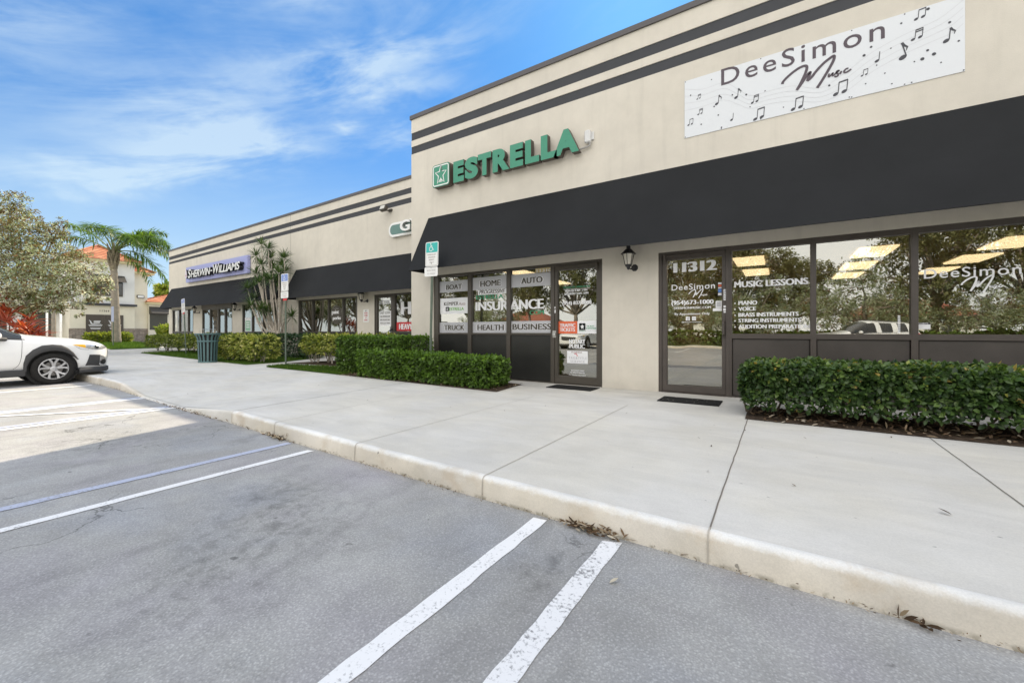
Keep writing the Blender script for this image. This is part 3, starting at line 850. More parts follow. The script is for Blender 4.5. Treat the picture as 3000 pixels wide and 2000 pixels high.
v.box(RC, 1307, 773, 1401, 815, 0).box(RC, 1307, 773, 1401, 785, 1, .001).t(RC, 'ALERTS', 1318, 1386, 774, 783, 0, spread=.05)
v.build('lettering', WIN2[2])

# rooms behind the glass
def room(parent, x0, x1, y0, y1, zc, base, wall=M_ROOM, floor=M_ROOMF):
    r_ = MB()
    r_.box(x0, x1, y1, y1 + .1, .1, zc); r_.box(x0, x0 + .1, y0, y1, .1, zc); r_.box(x1 - .1, x1, y0, y1, .1, zc)
    r_.box(x0 + .1, x1 - .1, y0, y1, .08, .155, 1); r_.box(x0 + .1, x1 - .1, y0, y1, zc, zc + .1, 0)
    return r_.build('room', [wall, floor], parent, base=base)
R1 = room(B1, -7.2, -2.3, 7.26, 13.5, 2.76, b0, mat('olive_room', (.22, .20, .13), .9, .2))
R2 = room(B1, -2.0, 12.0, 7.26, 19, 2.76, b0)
def troffers(parent, spots, z, sx=.58, sy=1.25):
    for x, y in spots:
        MB().box(x - sx / 2, x + sx / 2, y - sy / 2, y + sy / 2, z - .03, z - .002).build('ceiling_light', M_TROF, parent)
troffers(R2, [(-.55, 10.85), (-.50, 12.95), (1.6, 10.9), (1.62, 13.0), (1.66, 15.1), (3.56, 11.1), (3.57, 13.1), (3.5, 15.2)], 2.76)
troffers(R1, [(-5.9, 9.6), (-6.1, 11.9)], 2.76)
# ------------------------------------------------------------------ the recessed wing
YR, YRG = 9.7, 9.755
RL, RR = -31.67, XL - .004
B2 = thing('shop_building', 'long recessed beige shop wing with two short black awnings, beyond the projecting block', 'building', (RL, YR, 0))
def rz(x, z_r, z_l):
    t = (x + 10.3) / (RL + 10.3)
    return z_r + (z_l - z_r) * t
def slab(mb, x0, x1, y0, y1, lo, hi, mi=0):
    """Box whose bottom and top may run slightly out of level, as on the real parapet."""
    (l0, l1), (h0, h1) = lo, hi
    v_ = [(x0, y0, l0), (x1, y0, l1), (x0, y1, l0), (x1, y1, l1), (x0, y0, h0), (x1, y0, h1), (x0, y1, h0), (x1, y1, h1)]
    return mb.add(v_, [(0, 2, 3, 1), (4, 5, 7, 6), (0, 1, 5, 4), (2, 6, 7, 3), (0, 4, 6, 2), (1, 3, 7, 5)], mi)
def lv(zr, zl): return (zl, rz(RR, zr, zl))
Z0, Z1, Z2, Z3, Z4 = lv(5.472, 5.275), lv(5.655, 5.415), lv(5.795, 5.535), lv(5.984, 5.74), lv(6.286, 6.06)
w = MB()
OPEN = ((-31.12, -28.02, 2.44), (-26.84, -23.25, 2.70), (-22.20, -18.55, 2.47), (-17.19, -13.215, 2.462), (-12.23, -8.2, 2.462))
edges = [RL] + [e for o_ in OPEN for e in o_[:2]] + [RR]
for i in range(0, len(edges), 2): w.box(edges[i], edges[i + 1], YR, YR + .25, 0, 2.75)
for x0, x1, z in OPEN: w.box(x0, x1, YR, YR + .25, z, 2.75)
slab(w, RL, RR, YR, YR + .25, (2.75, 2.75), Z0)
slab(w, RL, RR, YR + .03, YR + .25, Z0, Z1); slab(w, RL, RR, YR, YR + .25, Z1, Z2)
slab(w, RL, RR, YR + .03, YR + .25, Z2, Z3); slab(w, RL, RR, YR, YR + .25, Z3, Z4)
w.box(RL, RL + .25, YR + .25, 26, 0, 6.04); w.box(RL + .25, RR, 25.75, 26, 0, 6.0); w.box(RL + .25, RR, YR + .25, 25.75, 5.3, 5.4)
w.build('wall', M_STUC, B2)
for lo, hi in ((Z0, Z1), (Z2, Z3)):
    slab(MB(), RL - .002, RR, YR + .012, YR + .03, (lo[0] + .002, lo[1] + .002), (hi[0] - .002, hi[1] - .002)).build('band', M_BAND, B2)
slab(MB(), RL - .03, RR, YR - .03, YR + .3, Z4, (Z4[0] + .09, Z4[1] + .10)).build('coping', M_COPE, B2)
M_SEAM = mat('control_joint', (.36, .33, .28), .9, .1)
for x in (-27.53, -17.81):
    MB().box(x - .011, x + .011, YR - .0015, YR + .001, 2.5, rz(x, 5.472, 5.275)).box(x - .011, x + .011, YR - .0015, YR + .001, rz(x, 5.655, 5.415) + .005, rz(x, 5.795, 5.535) - .005).box(x - .011, x + .011, YR - .0015, YR + .001, rz(x, 5.984, 5.74) + .005, rz(x, 6.286, 6.06) - .005).build('control_joint', M_SEAM, B2)
awning(B2, -31.267, -18.05, YR, 9.08, 3.74, 2.50, None)
awning(B2, -17.365, -8.3, YR, 9.06, 3.775, 2.495, None)

M_GLASS2 = glass_mat('wing_glass', (.46, .45, .38), .24)
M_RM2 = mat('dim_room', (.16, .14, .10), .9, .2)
M_RMY = mat('yellow_display', (.70, .50, .05), .7, .3)
M_RMW = mat('white_display', (.70, .70, .68), .7, .3)
MUL = .035
def bays(xs_, z1, sill=(1.09, 1.14), panel=M_PAN1):
    return [bay(B2, a, b, .15, z1, YRG, M_BRNZ, sill, MUL if i else .08, MUL if i < len(xs_) - 2 else .08, .05, .02, panel, M_GLASS2) for i, (a, b) in enumerate(zip(xs_, xs_[1:]))]
WA = bays((-31.12, -30.08, -28.78, -28.02), 2.44)
f = MB()       # automatic entrance: header box and four tall panes
f.box(-26.84, -23.25, YRG - .09, YRG + .05, 2.36, 2.70); f.box(-25.1, -24.9, YRG - .12, YRG - .09, 2.44, 2.50)
ent = f.build('entrance_header', mat('bronze_header', (.16, .14, .11), .5, .5), B2)
for a, b in ((-26.84, -25.85), (-25.85, -24.88), (-24.88, -24.08), (-24.08, -23.25)):
    bay(B2, a, b, .15, 2.358, YRG, M_BRNZ, None, .05, .05, .05, .1, None, M_GLASS2, name='sliding_door')
WB = bays((-22.20, -21.22, -20.2, -19.2, -18.55), 2.47)
WP = bays((-17.19, -16.155, -15.055, -14.105, -13.215), 2.462)
D3 = door(B2, -12.23, -11.245, 2.462, -12.10, -11.36, .30, 2.34, M_BRNZ, YRG)
WH = bays((-11.245, -9.9, -8.2), 2.462)
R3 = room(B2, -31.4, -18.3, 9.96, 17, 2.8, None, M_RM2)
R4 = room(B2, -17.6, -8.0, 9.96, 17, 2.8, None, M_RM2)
troffers(R3, [(-30, 12), (-25.4, 11.6), (-25.4, 14), (-21, 12)], 2.8)
troffers(R4, [(-15.5, 12.2), (-11.2, 12.2)], 2.8)
for n_, x0, x1, y0, y1, z0, z1, m_ in (('display_shelf', -24.9, -24.1, 11.4, 11.9, .16, 1.0, M_RMY), ('display_shelf', -24.0, -23.4, 10.8, 11.2, .16, 1.2, M_RMY), ('display_shelf', -24.3, -23.5, 12.2, 12.6, 1.2, 2.2, M_RMY),
                                       ('display_shelf', -22.1, -20.5, 11.5, 12, .16, 1.3, M_RMW), ('counter', -19.6, -18.6, 11, 11.6, .16, 1.15, M_RMY)):
    MB().cbox(x0, x1, y0, y1, z0, z1, .03).build(n_, m_, R3)
PV = [M_VW, M_VDK, M_VG, M_VRED, M_VGREY, mat('pale_green_vinyl', (.30, .55, .38), .5, .4)]
v = Vinyl(YRG, PV)       # round window sticker
cx, cz = spot(RD, 729, 872, YRG)
a = spot(RD, 660, 872, YRG); rx = cx - a[0]; rzz = spot(RD, 729, 760, YRG)[1] - cz
v.mb.disc(cx, cz, rx, .003, 0, 40, ry=rzz); v.mb.disc(cx, cz, rx * .90, .0045, 1, 40, ry=rzz * .92)
v.t(RD, 'paint', 679, 757, 818, 875, 0, spread=.09, d=.003).t(RD, 'perks', 690, 777, 888, 938, 0, spread=.09, d=.003)
v.t(RD, 'introducing', 698, 754, 796, 804, 0, d=.003, spread=.04)
v.build('round_sticker', WP[2])
v = Vinyl(YRG, PV)
v.t(RD, '11308', 1229, 1335, 706, 754, 0, spread=.075)
v.box(RD, 1224, 829, 1358, 992, 0)
for i, (txt, y) in enumerate((('24/7 GYM', 838), ('FOR MEMBERSHIP', 882), ('INFO PLEASE CALL', 920), ('754-223-9464', 957))):
    v.t(RD, txt, 1231, 1345, y, y + (24 if i == 0 else 19), 1, spread=.05, d=.002)
v.build('lettering', D3)
MB().box(-11.30, -11.26, YRG - .10, YRG - .061, 1.18, 1.24).tube([(-11.3, YRG - .05, 1.0), (-11.3, YRG - .12, 1.02), (-11.3, YRG - .12, 1.3), (-11.3, YRG - .05, 1.32)], .014, 8).build('door_handle', M_BLACK, D3)
v = Vinyl(YRG, PV)
v.t(RD, 'HEALTH', 1478, 2150, 722, 865, 0, spread=.10)
v.box(RD, 1420, 955, 2200, 1055, 3).t(RD, 'HEAVY', 1452, 1600, 975, 1037, 0, spread=.08, d=.002)
v.build('lettering', WH[0])
v = Vinyl(YRG, PV)
v.box(RE, 1050, 1100, 1118, 1288, 0).box(RE, 1056, 1135, 1112, 1250, 5, .001)
for i in range(3): v.box(RE, 1066, 1150 + 26 * i, 1103, 1162 + 26 * i, 0, .002)
v.build('poster', WB[0])
v = Vinyl(YRG, PV)
v.box(RE, 1180, 1035, 1232, 1172, 0).box(RE, 1185, 1100, 1226, 1150, 5, .001)
v.build('poster', WB[1])

# ------------------------------------------------------------------ signs on the walls
M_SGRN = mat('sign_green', (.055, .265, .17), .45, .4)
M_SDK = mat('sign_return', (.085, .068, .055), .5, .4)
M_SW = mat('sign_white', (.80, .80, .78), .4, .4)
M_INK = mat('sign_ink', (.105, .085, .10), .6, .3)
M_NOTE = mat('note_ink', (.075, .075, .085), .6, .3)
M_STAFF = mat('staff_line', (.58, .58, .60), .6, .3)
P = wallplane(YF)
t = thing('shop_sign', 'raised green block letters reading ESTRELLA after a star emblem, on the projecting block', 'sign', (-5.5, YF, 4.4))
RH = (1200, 300, .2551)
def sp(reg, x, y, Y=YF - .17): return spot(reg, x, y, Y)
LET = (('E', 502, 622, 690, 930, 655), ('S', 634, 784, 655, 895, 620), ('T', 783, 935, 610, 850, 566), ('R', 952, 1145, 560, 812, 525), ('E', 1152, 1302, 492, 758, 455),
       ('L', 1326, 1488, 445, 712, 420), ('L', 1506, 1690, 388, 665, 365), ('A', 1652, 1945, 335, 622, 290))
for ch, x0, x1, yt, yb, _ in LET:
    a = sp(RH, x0, yb); c = sp(RH, x1, yb)
    zt, zb = 4.852, 4.393
    MB(P).solid_text(ch, a[0], c[0], zb, zt, .05, .17, 0, 1, bold=.062).build('letter', [M_SGRN, M_SDK], t)
# the A's apex rises with the same height as the other letters; emblem plate
ex0, ex1 = sp(RH, 262, 900)[0], sp(RH, 458, 900)[0]; ez0, ez1 = sp(RH, 262, 990)[1], sp(RH, 262, 735)[1]
def rrect(x0, x1, z0, z1, r, n=5):
    pts = []
    for cx_, cz_, a0 in ((x1 - r, z1 - r, 0), (x0 + r, z1 - r, 90), (x0 + r, z0 + r, 180), (x1 - r, z0 + r, 270)):
        for i in range(n + 1):
            a_ = R(a0 + 90 * i / n); pts.append((cx_ + r * math.cos(a_), cz_ + r * math.sin(a_)))
    return pts
def ring(mb, x0, x1, z0, z1, r, w_, d, mi):
    o_ = rrect(x0, x1, z0, z1, r); i_ = rrect(x0 + w_, x1 - w_, z0 + w_, z1 - w_, max(r - w_, .004)); n_ = len(o_)
    mb.add([(*p_, d) for p_ in o_] + [(*p_, d) for p_ in i_], [(k, (k + 1) % n_, n_ + (k + 1) % n_, n_ + k) for k in range(n_)], mi)
e = MB(P)
e.prism(rrect(ex0, ex1, ez0, ez1, .06), .03, .165, 1); e.prism(rrect(ex0 + .006, ex1 - .006, ez0 + .006, ez1 - .006, .056), .1655, .17, 0)
ring(e, ex0 + .022, ex1 - .022, ez0 + .022, ez1 - .022, .05, .024, .173, 2)
cx, cz = (ex0 + ex1) / 2, (ez0 + ez1) / 2 + .01
r1, r2 = .195, .082
st = [((r1 if i % 2 == 0 else r2) * math.sin(i * math.pi / 5) * .88 + cx, (r1 if i % 2 == 0 else r2) * math.cos(i * math.pi / 5) * 1.12 + cz) for i in range(10)]
e.ribbon(st + st[:2], .026, .1735, 2)
for k, zz in enumerate((-.155, -.13, -.105)):
    hw = .052 - .012 * k
    e.ribbon([(cx - hw, cz + zz), (cx + hw, cz + zz)], .014, .1740 + .0003 * k, 2)
e.ribbon([(cx, cz - .16), (cx, cz - .06)], .008, .1750, 2)
e.build('emblem', [M_SGRN, M_SDK, M_SW], t)

# music banner
t = thing('banner_sign', 'wide white banner with a music school name and scattered notes, above the right shopfront', 'sign', (.3, YF, 4.2))
bx0, bx1, bz0, bz1 = -1.255, 1.855, 4.228, 5.135
b = MB(P)
b.prism([(bx0, bz0), (bx1, bz0), (bx1, bz1), (bx0, bz1)], .002, .010, 0)
for i in range(7):
    x = bx0 + .012 + (bx1 - bx0 - .024) * i / 6
    for z in (bz0 + .014, bz1 - .014): b.disc(x, z, .008, .0118, 1, 8)
face = b.build('panel', [mat('banner_white', (.70, .72, .745), .35, .45), M_NOTE], t)
BG = YF - .010
def sg(x, y): return spot(RG, x, y, BG)
b = MB(P)
for off in (0, .045, .09, .135):
    pts = [sg(226, 560 + off * 1000), sg(340, 560 + off * 800), sg(470, 520 + off * 800), sg(560, 560 + off * 700), sg(640, 600 + off * 600), sg(760, 570 + off * 600), sg(900, 540 + off * 700),
           sg(1080, 550 + off * 650), sg(1240, 450 + off * 900), sg(1400, 330 + off * 900), sg(1600, 220 + off * 900), sg(1800, 130 + off * 900), sg(1900, 60 + off * 1100), sg(1972, 0 + off * 1100)]
    pts = [(p.x, min(p.y, bz1 - .004)) for p in smooth_pts([(x, z, 0) for x, z in pts], 5) if bz0 < p.y and bx0 < p.x < bx1]
    b.ribbon(pts, .0035, .0115, 0)
b.build('staff', M_STAFF, face)
b = MB(P)
a = sg(455, 540); a2 = sg(455, 436); c = sg(1480, 540)
b.text('DeeSimon', a[0], c[0], a[1], a2[1], .0125, 0, bold=.004, space=1.22)
script_word(b, .049, .809, 4.48, 4.854, .0135, 0, .034)
b.build('lettering', M_INK, face)
def note(x, y, h, kind, tilt=.25):
    b = MB(P); h *= .74; px, pz = sg(x, y); hh = h * RG[2] * 7.0 / F_PX
    r_ = hh * .17
    def nt(px, pz): b.poly([(px + r_ * 1.25 * math.cos(q_) * math.cos(.5) - r_ * .85 * math.sin(q_) * math.sin(.5), pz + r_ * 1.25 * math.cos(q_) * math.sin(.5) + r_ * .85 * math.sin(q_) * math.cos(.5), .0125) for q_ in [2 * math.pi * i / 12 for i in range(12)]], 0)
    lw_ = hh * .07
    def stem(px, pz): b.ribbon([(px + r_ * 1.05, pz + r_ * .3), (px + r_ * 1.05 + tilt * hh * .3, pz + hh)], lw_, .0128, 0); return px + r_ * 1.05 + tilt * hh * .3, pz + hh
    nt(px, pz); sx_, sz_ = stem(px, pz)
    if kind == 1:
        b.ribbon([(sx_, sz_), (sx_ + hh * .12, sz_ - hh * .22), (sx_ + hh * .28, sz_ - hh * .36), (sx_ + hh * .22, sz_ - hh * .6)], [lw_ * 2.2, lw_ * 2, lw_ * 1.4, lw_ * .4], .0131, 0)
    if kind >= 2:
        dx_ = hh * .62; nt(px + dx_, pz + hh * .08); tx_, tz_ = stem(px + dx_, pz + hh * .08)
        for q_ in range(kind - 1): b.ribbon([(sx_ - lw_ * .4, sz_ - q_ * hh * .22), (tx_ + lw_ * .4, tz_ - q_ * hh * .22)], hh * .13, .0131 + .0003 * q_, 0)
    b.build('music_note', M_NOTE, face)
for x, y, h, k in ((250, 785, 40, 2), (312, 718, 36, 3), (305, 622, 30, 3), (427, 652, 62, 1), (548, 612, 62, 1), (520, 752, 48, 0), (650, 645, 46, 3), (668, 748, 66, 2), (905, 686, 68, 2),
                   (1172, 592, 72, 2), (1337, 476, 34, 2), (1430, 384, 56, 0), (1592, 362, 92, 1), (1656, 250, 52, 3), (1676, 122, 50, 2), (1864, 258, 72, 1)):
    note(x, y, h, k, -.75 if h == 92 else .25)
b = MB(P)
for x, y, r_ in ((330, 780, 4), (437, 722, 4), (457, 799, 4), (411, 668, 4), (525, 596, 4), (612, 594, 5), (264, 598, 4), (395, 500, 3), (730, 571, 3), (636, 671, 3), (845, 673, 3), (1132, 537, 5), (1350, 349, 6), (1394, 296, 5), (1429, 410, 3), (1518, 304, 3),
                 (1480, 460, 3), (1360, 526, 3), (1524, 526, 3), (1648, 518, 3), (1665, 388, 3), (1715, 371, 7), (1748, 317, 5), (1788, 340, 7), (1832, 393, 3), (1886, 142, 5), (1943, 258, 4), (1751, 58, 6), (1583, 148, 4), (1258, 610, 3)):
    b.disc(*sg(x, y), r_ * .0028, .0125, 0, 9)
b.build('dots', M_NOTE, face)

# paint shop sign on the wing
t = thing('shop_sign', 'lavender sign with white italic paint shop letters at the far end of the wing', 'sign', (-27, YR, 4.4))
P2 = wallplane(YR)
RK = (490, 720, .1148)
YS = YR - .16
x0, x1 = spot(RK, 472, 700, YS)[0], spot(RK, 2040, 400, YS)[0]
z0, z1 = 3.94, 4.80
b = MB(P2); b.prism([(x0, z0), (x1, z0), (x1, z1), (x0, z1)], .02, .15, 0)
b.build('backing', mat('lavender_panel', (.36, .375, .66), .4, .4), t)
def lw(s, xa, xb, zb, zt):
    q0 = spot(RK, xa, 700, YR - .36)[0]; q1 = spot(RK, xb, 500, YR - .36)[0]
    MB(P2).solid_text(s, q0, q1, zb, zt, .16, .36, 0, 1, bold=.022, shear=.22, space=.92).build('letter', [M_SW, M_BLACK], t)
lw('S', 525, 605, 4.115, 4.60); lw('HERWIN', 600, 1098, 4.115, 4.50)
q0 = spot(RK, 1100, 600, YR - .36)[0]; q1 = spot(RK, 1140, 600, YR - .36)[0]
b = MB(P2); b.prism([(q0, 4.27), (q1, 4.27), (q1, 4.34), (q0, 4.34)], .16, .355, 1); b.prism([(q0, 4.27), (q1, 4.27), (q1, 4.34), (q0, 4.34)], .3555, .36, 0); b.build('letter', [M_SW, M_BLACK], t)
lw('W', 1162, 1325, 4.115, 4.60); lw('ILLIAMS', 1310, 1850, 4.115, 4.50)
q0 = spot(RK, 440, 650, YR - .36)[0]; q1 = spot(RK, 505, 650, YR - .36)[0]
b = MB(P2)
drop_ = [((q0 + q1) / 2 + (q1 - q0) * .5 * math.sin(a_) * (.35 + .65 * (1 - math.cos(a_)) / 2), 4.36 + .25 * math.cos(a_)) for a_ in [2 * math.pi * i / 20 for i in range(20)]]
b.prism(drop_, .16, .35, 1); b.prism(drop_, .3505, .36, 0); b.text('SWP', q0 + .07, q1 - .07, 4.24, 4.31, .362, 2)
b.build('emblem', [mat('pale_pink_panel', (.72, .66, .72), .4, .4), M_BLACK, M_VRED], t)

# rounded gym sign
t = thing('shop_sign', 'rounded green gym sign with a white rim, half hidden behind the projecting block', 'sign', (-10, YR, 4.3))
RM = (1100, 580, .17857)
gx0 = spot(RM, 218, 520, YR - .1)[0]; gz0, gz1 = spot(RM, 290, 640, YR - .1)[1], spot(RM, 290, 410, YR - .1)[1]
b = MB(P2); b.prism(rrect(gx0, -8.0, gz0, gz1, (gz1 - gz0) * .46, 9), .02, .10, 0); b.build('rim', M_SW, t)
b = MB(P2); b.prism(rrect(gx0 + .075, -8.08, gz0 + .075, gz1 - .075, (gz1 - gz0) * .46 - .07, 9), .101, .104, 0); b.build('face', mat('sea_green_panel', (.12, .225, .20), .4, .4), t)
q0 = spot(RM, 408, 470, YR - .2)[0]; hgt = gz1 - gz0
MB(P2).solid_text('GYM', q0, q0 + 1.42, gz0 + .20 * hgt, gz1 - .04 * hgt, .105, .22, 0, 1, bold=.03).build('lettering', [M_SW, mat('sign_side', (.45, .45, .43), .5, .4)], t)

# ------------------------------------------------------------------ small wall fittings
M_MILK = mat('lantern_glass', (.62, .58, .50), .2, .5)
def lantern():
    L_ = thing('wall_lantern', 'small black coach lantern on the pier between the two front shop doors', 'lantern', (0, 0, 0), 'black coach lanterns along the shopfronts')
    y = -.20
    TR = Matrix.Translation((0, y, 0))
    MB().lathe([(.02, .215), (.034, .205), (.036, .175), (.028, .165), (.05, .155), (.062, .14), (.085, .115), (.122, .082), (.124, .072), (.06, .072)], 8, M=TR).build('cap', M_BLACK, L_, True and False)
    b_ = MB(); b_.lathe([(.05, -.10), (.055, -.112), (.05, -.13), (.03, -.15), (.02, -.18), (.006, -.19)], 8, M=TR)
    for j in range(6):
        a_ = 2 * math.pi * (j + .5) / 6
        b_.tube([(.092 * math.cos(a_), y + .092 * math.sin(a_), .074), (.056 * math.cos(a_), y + .056 * math.sin(a_), -.105)], .0055, 5)
    b_.build('cage', M_BLACK, L_)
    MB().lathe([(.052, -.10), (.084, .072)], 6, M=TR).build('lamp_glass', M_MILK, L_)
    b_ = MB(); b_.lathe([(.062, -.0), (.062, -.018), (.045, -.03)], 8, M=Matrix.Translation((.045, 0, -.135)) @ Matrix.Rotation(R(90), 4, 'X'))
    b_.tube([(.045, -.02, -.135), (.03, -.08, -.165), (.01, -.15, -.165), (0, y, -.14)], [.014, .014, .013, .016], 8)
    b_.build('bracket', M_BLACK, L_)
    return L_
lan = lantern()
p = at(1841, 757, YF - .2); lan.location = (p[0], YF - .001, p[2])
for (u, v_), lb in (((1060, 868), 'small black coach lantern beside the 11308 glass door on the recessed wing'), ((688.5, 898), 'small black coach lantern right of the paint shop sliding entrance'), ((571, 907), 'small black coach lantern left of the paint shop sliding entrance')):
    p = at(u, v_, YR - .2); dup(lan, (p[0], YR - .001, p[2]), label=lb, scale=(1.12, 1.12, 1.12))

t = thing('flood_light', 'small bronze flood light under the lower charcoal band of the recessed wing', 'light', at(1140, 617, YR))
p = at(1142, 616, YR); x, z = p[0], p[2]
MB().box(x - .02, x + .14, YR - .05, YR - .002, z - .06, z + .02).tube([(x + .05, YR - .04, z - .04), (x + .03, YR - .16, z - .05)], .025, 8).build('mount', M_BRNZ, t)
TQ = Matrix.Translation((x - .03, YR - .24, z)) @ Matrix.Rotation(R(-22), 4, 'X')
MB().cbox(-.14, .14, -.07, .07, -.09, .10, .02, M=TQ).build('housing', M_BRNZ, t)
MB().box(-.11, .11, -.078, -.0705, -.06, .08, M=TQ).build('lens', mat('lens', (.62, .60, .52), .2, .5), t)

t = thing('junction_box', 'small white electrical box with conduit right of the green block letters', 'electrical box', at(1712, 405, YF))
p = at(1722, 402, YF - .06); x, z = p[0], p[2]
M_PVC = mat('white_plastic', (.66, .66, .65), .5, .4)
MB().cbox(x - .055, x + .055, YF - .10, YF - .002, z - .105, z + .12, .018).build('box', M_PVC, t)
MB().box(x + .056, x + .10, YF - .03, YF - .002, z - .05, z + .09).box(x + .07, x + .085, YF - .036, YF - .0305, z + .055, z + .07).build('cover_plate', M_PVC, t)
MB().tube([(x + .04, YF - .05, z - .10), (x + .035, YF - .05, z - .15), (x - .02, YF - .05, z - .165), (x - .22, YF - .05, z - .185)], .017, 8).build('conduit', mat('grey_conduit', (.40, .39, .37), .5, .4), t)

t = tag(MB(wallplane(YR)).prism(rrect(-12.86, -12.545, 1.48, 1.955, .03), .002, .006).build('wall_plate', M_SW), 'small white and red rules plate on the pier left of the 11308 door', 'sign')
b = MB(wallplane(YR))
for i, (txt, k) in enumerate((('NO', 0), ('SOLICITING', 1), ('LOITERING', 1), ('OR', 1), ('PARKING', 1))):
    b.text(txt, -12.80, -12.61, 1.875 - .085 * i, 1.925 - .085 * i, .0075, k, spread=.04) if i not in (0, 3) else b.text(txt, -12.74, -12.67, 1.875 - .085 * i, 1.925 - .085 * i, .0075, k, spread=.04)
o_ = b.build('lettering', [M_VDK, M_VRED], t)

# ------------------------------------------------------------------ door mats
M_MAT = mat('black_rubber', (.016, .016, .016), .85, .2, var=.3, vscale=30, bump=.6, bscale=120)
def doormat(label, x0, x1, y0, y1, flecks):
    tm = thing('doormat', label, 'doormat', ((x0 + x1) / 2, (y0 + y1) / 2, .15))
    MB().cbox(x0, x1, y0, y1, .1505, .163, .004).build('mat', M_MAT, tm)
    if flecks:
        rr = random.Random(5); b_ = MB()
        for i in range(22):
            x, y = rr.uniform(x0 + .05, x1 - .05), rr.uniform(y0 + .04, y1 - .04); a_ = rr.uniform(0, 3); l_ = rr.uniform(.006, .018)
            b_.poly([(x + l_ * math.cos(a_ + k * 1.57) * (1 if k % 2 else .4), y + l_ * math.sin(a_ + k * 1.57) * (1 if k % 2 else .4), .1645 + .0002 * i) for k in range(4)])
        b_.build('debris', mat('pale_debris', (.45, .42, .37), .9, .1), tm)
def g3(u, v_, z=.15):
    r_ = (u - U0) / F_PX; d = (z - EYE) * F_PX / (V0 - v_)
    return ((r_ * math.cos(TH) - math.sin(TH)) * d, (math.cos(TH) + r_ * math.sin(TH)) * d)
doormat('plain thin black doormat outside the insurance shop door', -3.46, -2.62, 6.42, 6.86, False)
doormat('black doormat strewn with pale debris outside the 11312 door', -1.46, -.66, 6.05, 6.52, True)
# ------------------------------------------------------------------ plants
NR = np.random.default_rng(11)
M_STEM = mat('woody_stem', (.13, .10, .075), .9, .15, var=.3, vscale=20, bump=.4, bscale=60)
M_PALE = mat('pale_cane', (.44, .39, .325), .85, .2, var=.25, vscale=12, bump=.4, bscale=50)
M_BARK = mat('grey_bark', (.27, .23, .19), .95, .1, var=.3, vscale=8, bump=.6, bscale=30)
M_PALMT = mat('palm_trunk', (.27, .235, .19), .95, .1, var=.2, vscale=5, bump=.6, bscale=20)

def unit(a): return a / np.maximum(np.linalg.norm(a, axis=1, keepdims=True), 1e-9)

def leaves(name, Pt, D, Nn, L, Wd, tone, m, parent, fold=.25, droop=.15, seg=1):
    """One mesh of folded leaf blades: base points, growth direction, upper-side normal, length, width, tone."""
    n = len(Pt); D = unit(D); X = unit(np.cross(D, Nn)); Z = np.cross(X, D)
    L = np.broadcast_to(np.asarray(L, float), (n,)); Wd = np.broadcast_to(np.asarray(Wd, float), (n,))
    if seg == 1:
        T = [(0, 0), (.78, .28), (.86, .62), (0, 1), (-.86, .62), (-.78, .28)]; Fc = [(0, 1, 2, 3), (0, 3, 4, 5)]
    else:       # strap leaf: midrib strip of several segments, V-folded
        T = [(0, 0)]; ys = [(i + 1) / (seg + 1) for i in range(seg)]
        for y in ys: T += [(1 - .75 * y ** 2.2 if y > .3 else .55 + y, y), (-(1 - .75 * y ** 2.2 if y > .3 else .55 + y), y), (0, y)]
        T.append((0, 1)); e = len(T) - 1
        Fc = [(0, 1, 3), (0, 3, 2)]
        for i in range(seg - 1):
            a = 1 + 3 * i; b = a + 3
            Fc += [(a, b, b + 2, a + 2), (a + 2, b + 2, b + 1, a + 1)]
        a = 1 + 3 * (seg - 1); Fc += [(a, e, a + 2), (a + 2, e, a + 1)]
    T = np.array(T); k = len(T)
    x = T[:, 0][None, :, None] * (Wd[:, None, None] / 2); y = T[:, 1][None, :, None] * L[:, None, None]
    z = np.abs(T[:, 0])[None, :, None] * (Wd[:, None, None] * fold / 2) - (T[:, 1] ** 2)[None, :, None] * (L * droop)[:, None, None]
    V = Pt[:, None, :] + X[:, None, :] * x + D[:, None, :] * y + Z[:, None, :] * z
    me = bpy.data.meshes.new(name)
    loops = np.concatenate([np.array([i for f in Fc for i in f])[None, :] + (np.arange(n) * k)[:, None]]).reshape(-1)
    sizes = np.tile([len(f) for f in Fc], n)
    me.vertices.add(n * k); me.vertices.foreach_set('co', V.reshape(-1).astype(np.float32))
    me.loops.add(len(loops)); me.loops.foreach_set('vertex_index', loops.astype(np.int32))
    me.polygons.add(len(sizes)); me.polygons.foreach_set('loop_start', np.concatenate([[0], np.cumsum(sizes)[:-1]]).astype(np.int32))
    me.polygons.foreach_set('use_smooth', np.ones(len(sizes), bool))
    at_ = me.attributes.new('tone', 'FLOAT', 'POINT'); at_.data.foreach_set('value', np.repeat(np.clip(tone, 0, 1), k).astype(np.float32))
    me.materials.append(m); me.update(calc_edges=True)
    o = bpy.data.objects.new(name, me); C.objects.link(o)
    if parent is not None:
        o.parent = parent
        if parent.parent is None: o.matrix_parent_inverse = Matrix.Translation(-parent.location)
    return o

def wobble(p, s=3.0, k=0.0):
    return (np.sin(p[:, 0] * s * 1.7 + k) + np.sin(p[:, 1] * s * 2.3 + 1.3 + k) + np.sin(p[:, 2] * s * 2.9 + 2.1) + np.sin((p[:, 0] + p[:, 2]) * s * 4.1 + k)) / 4

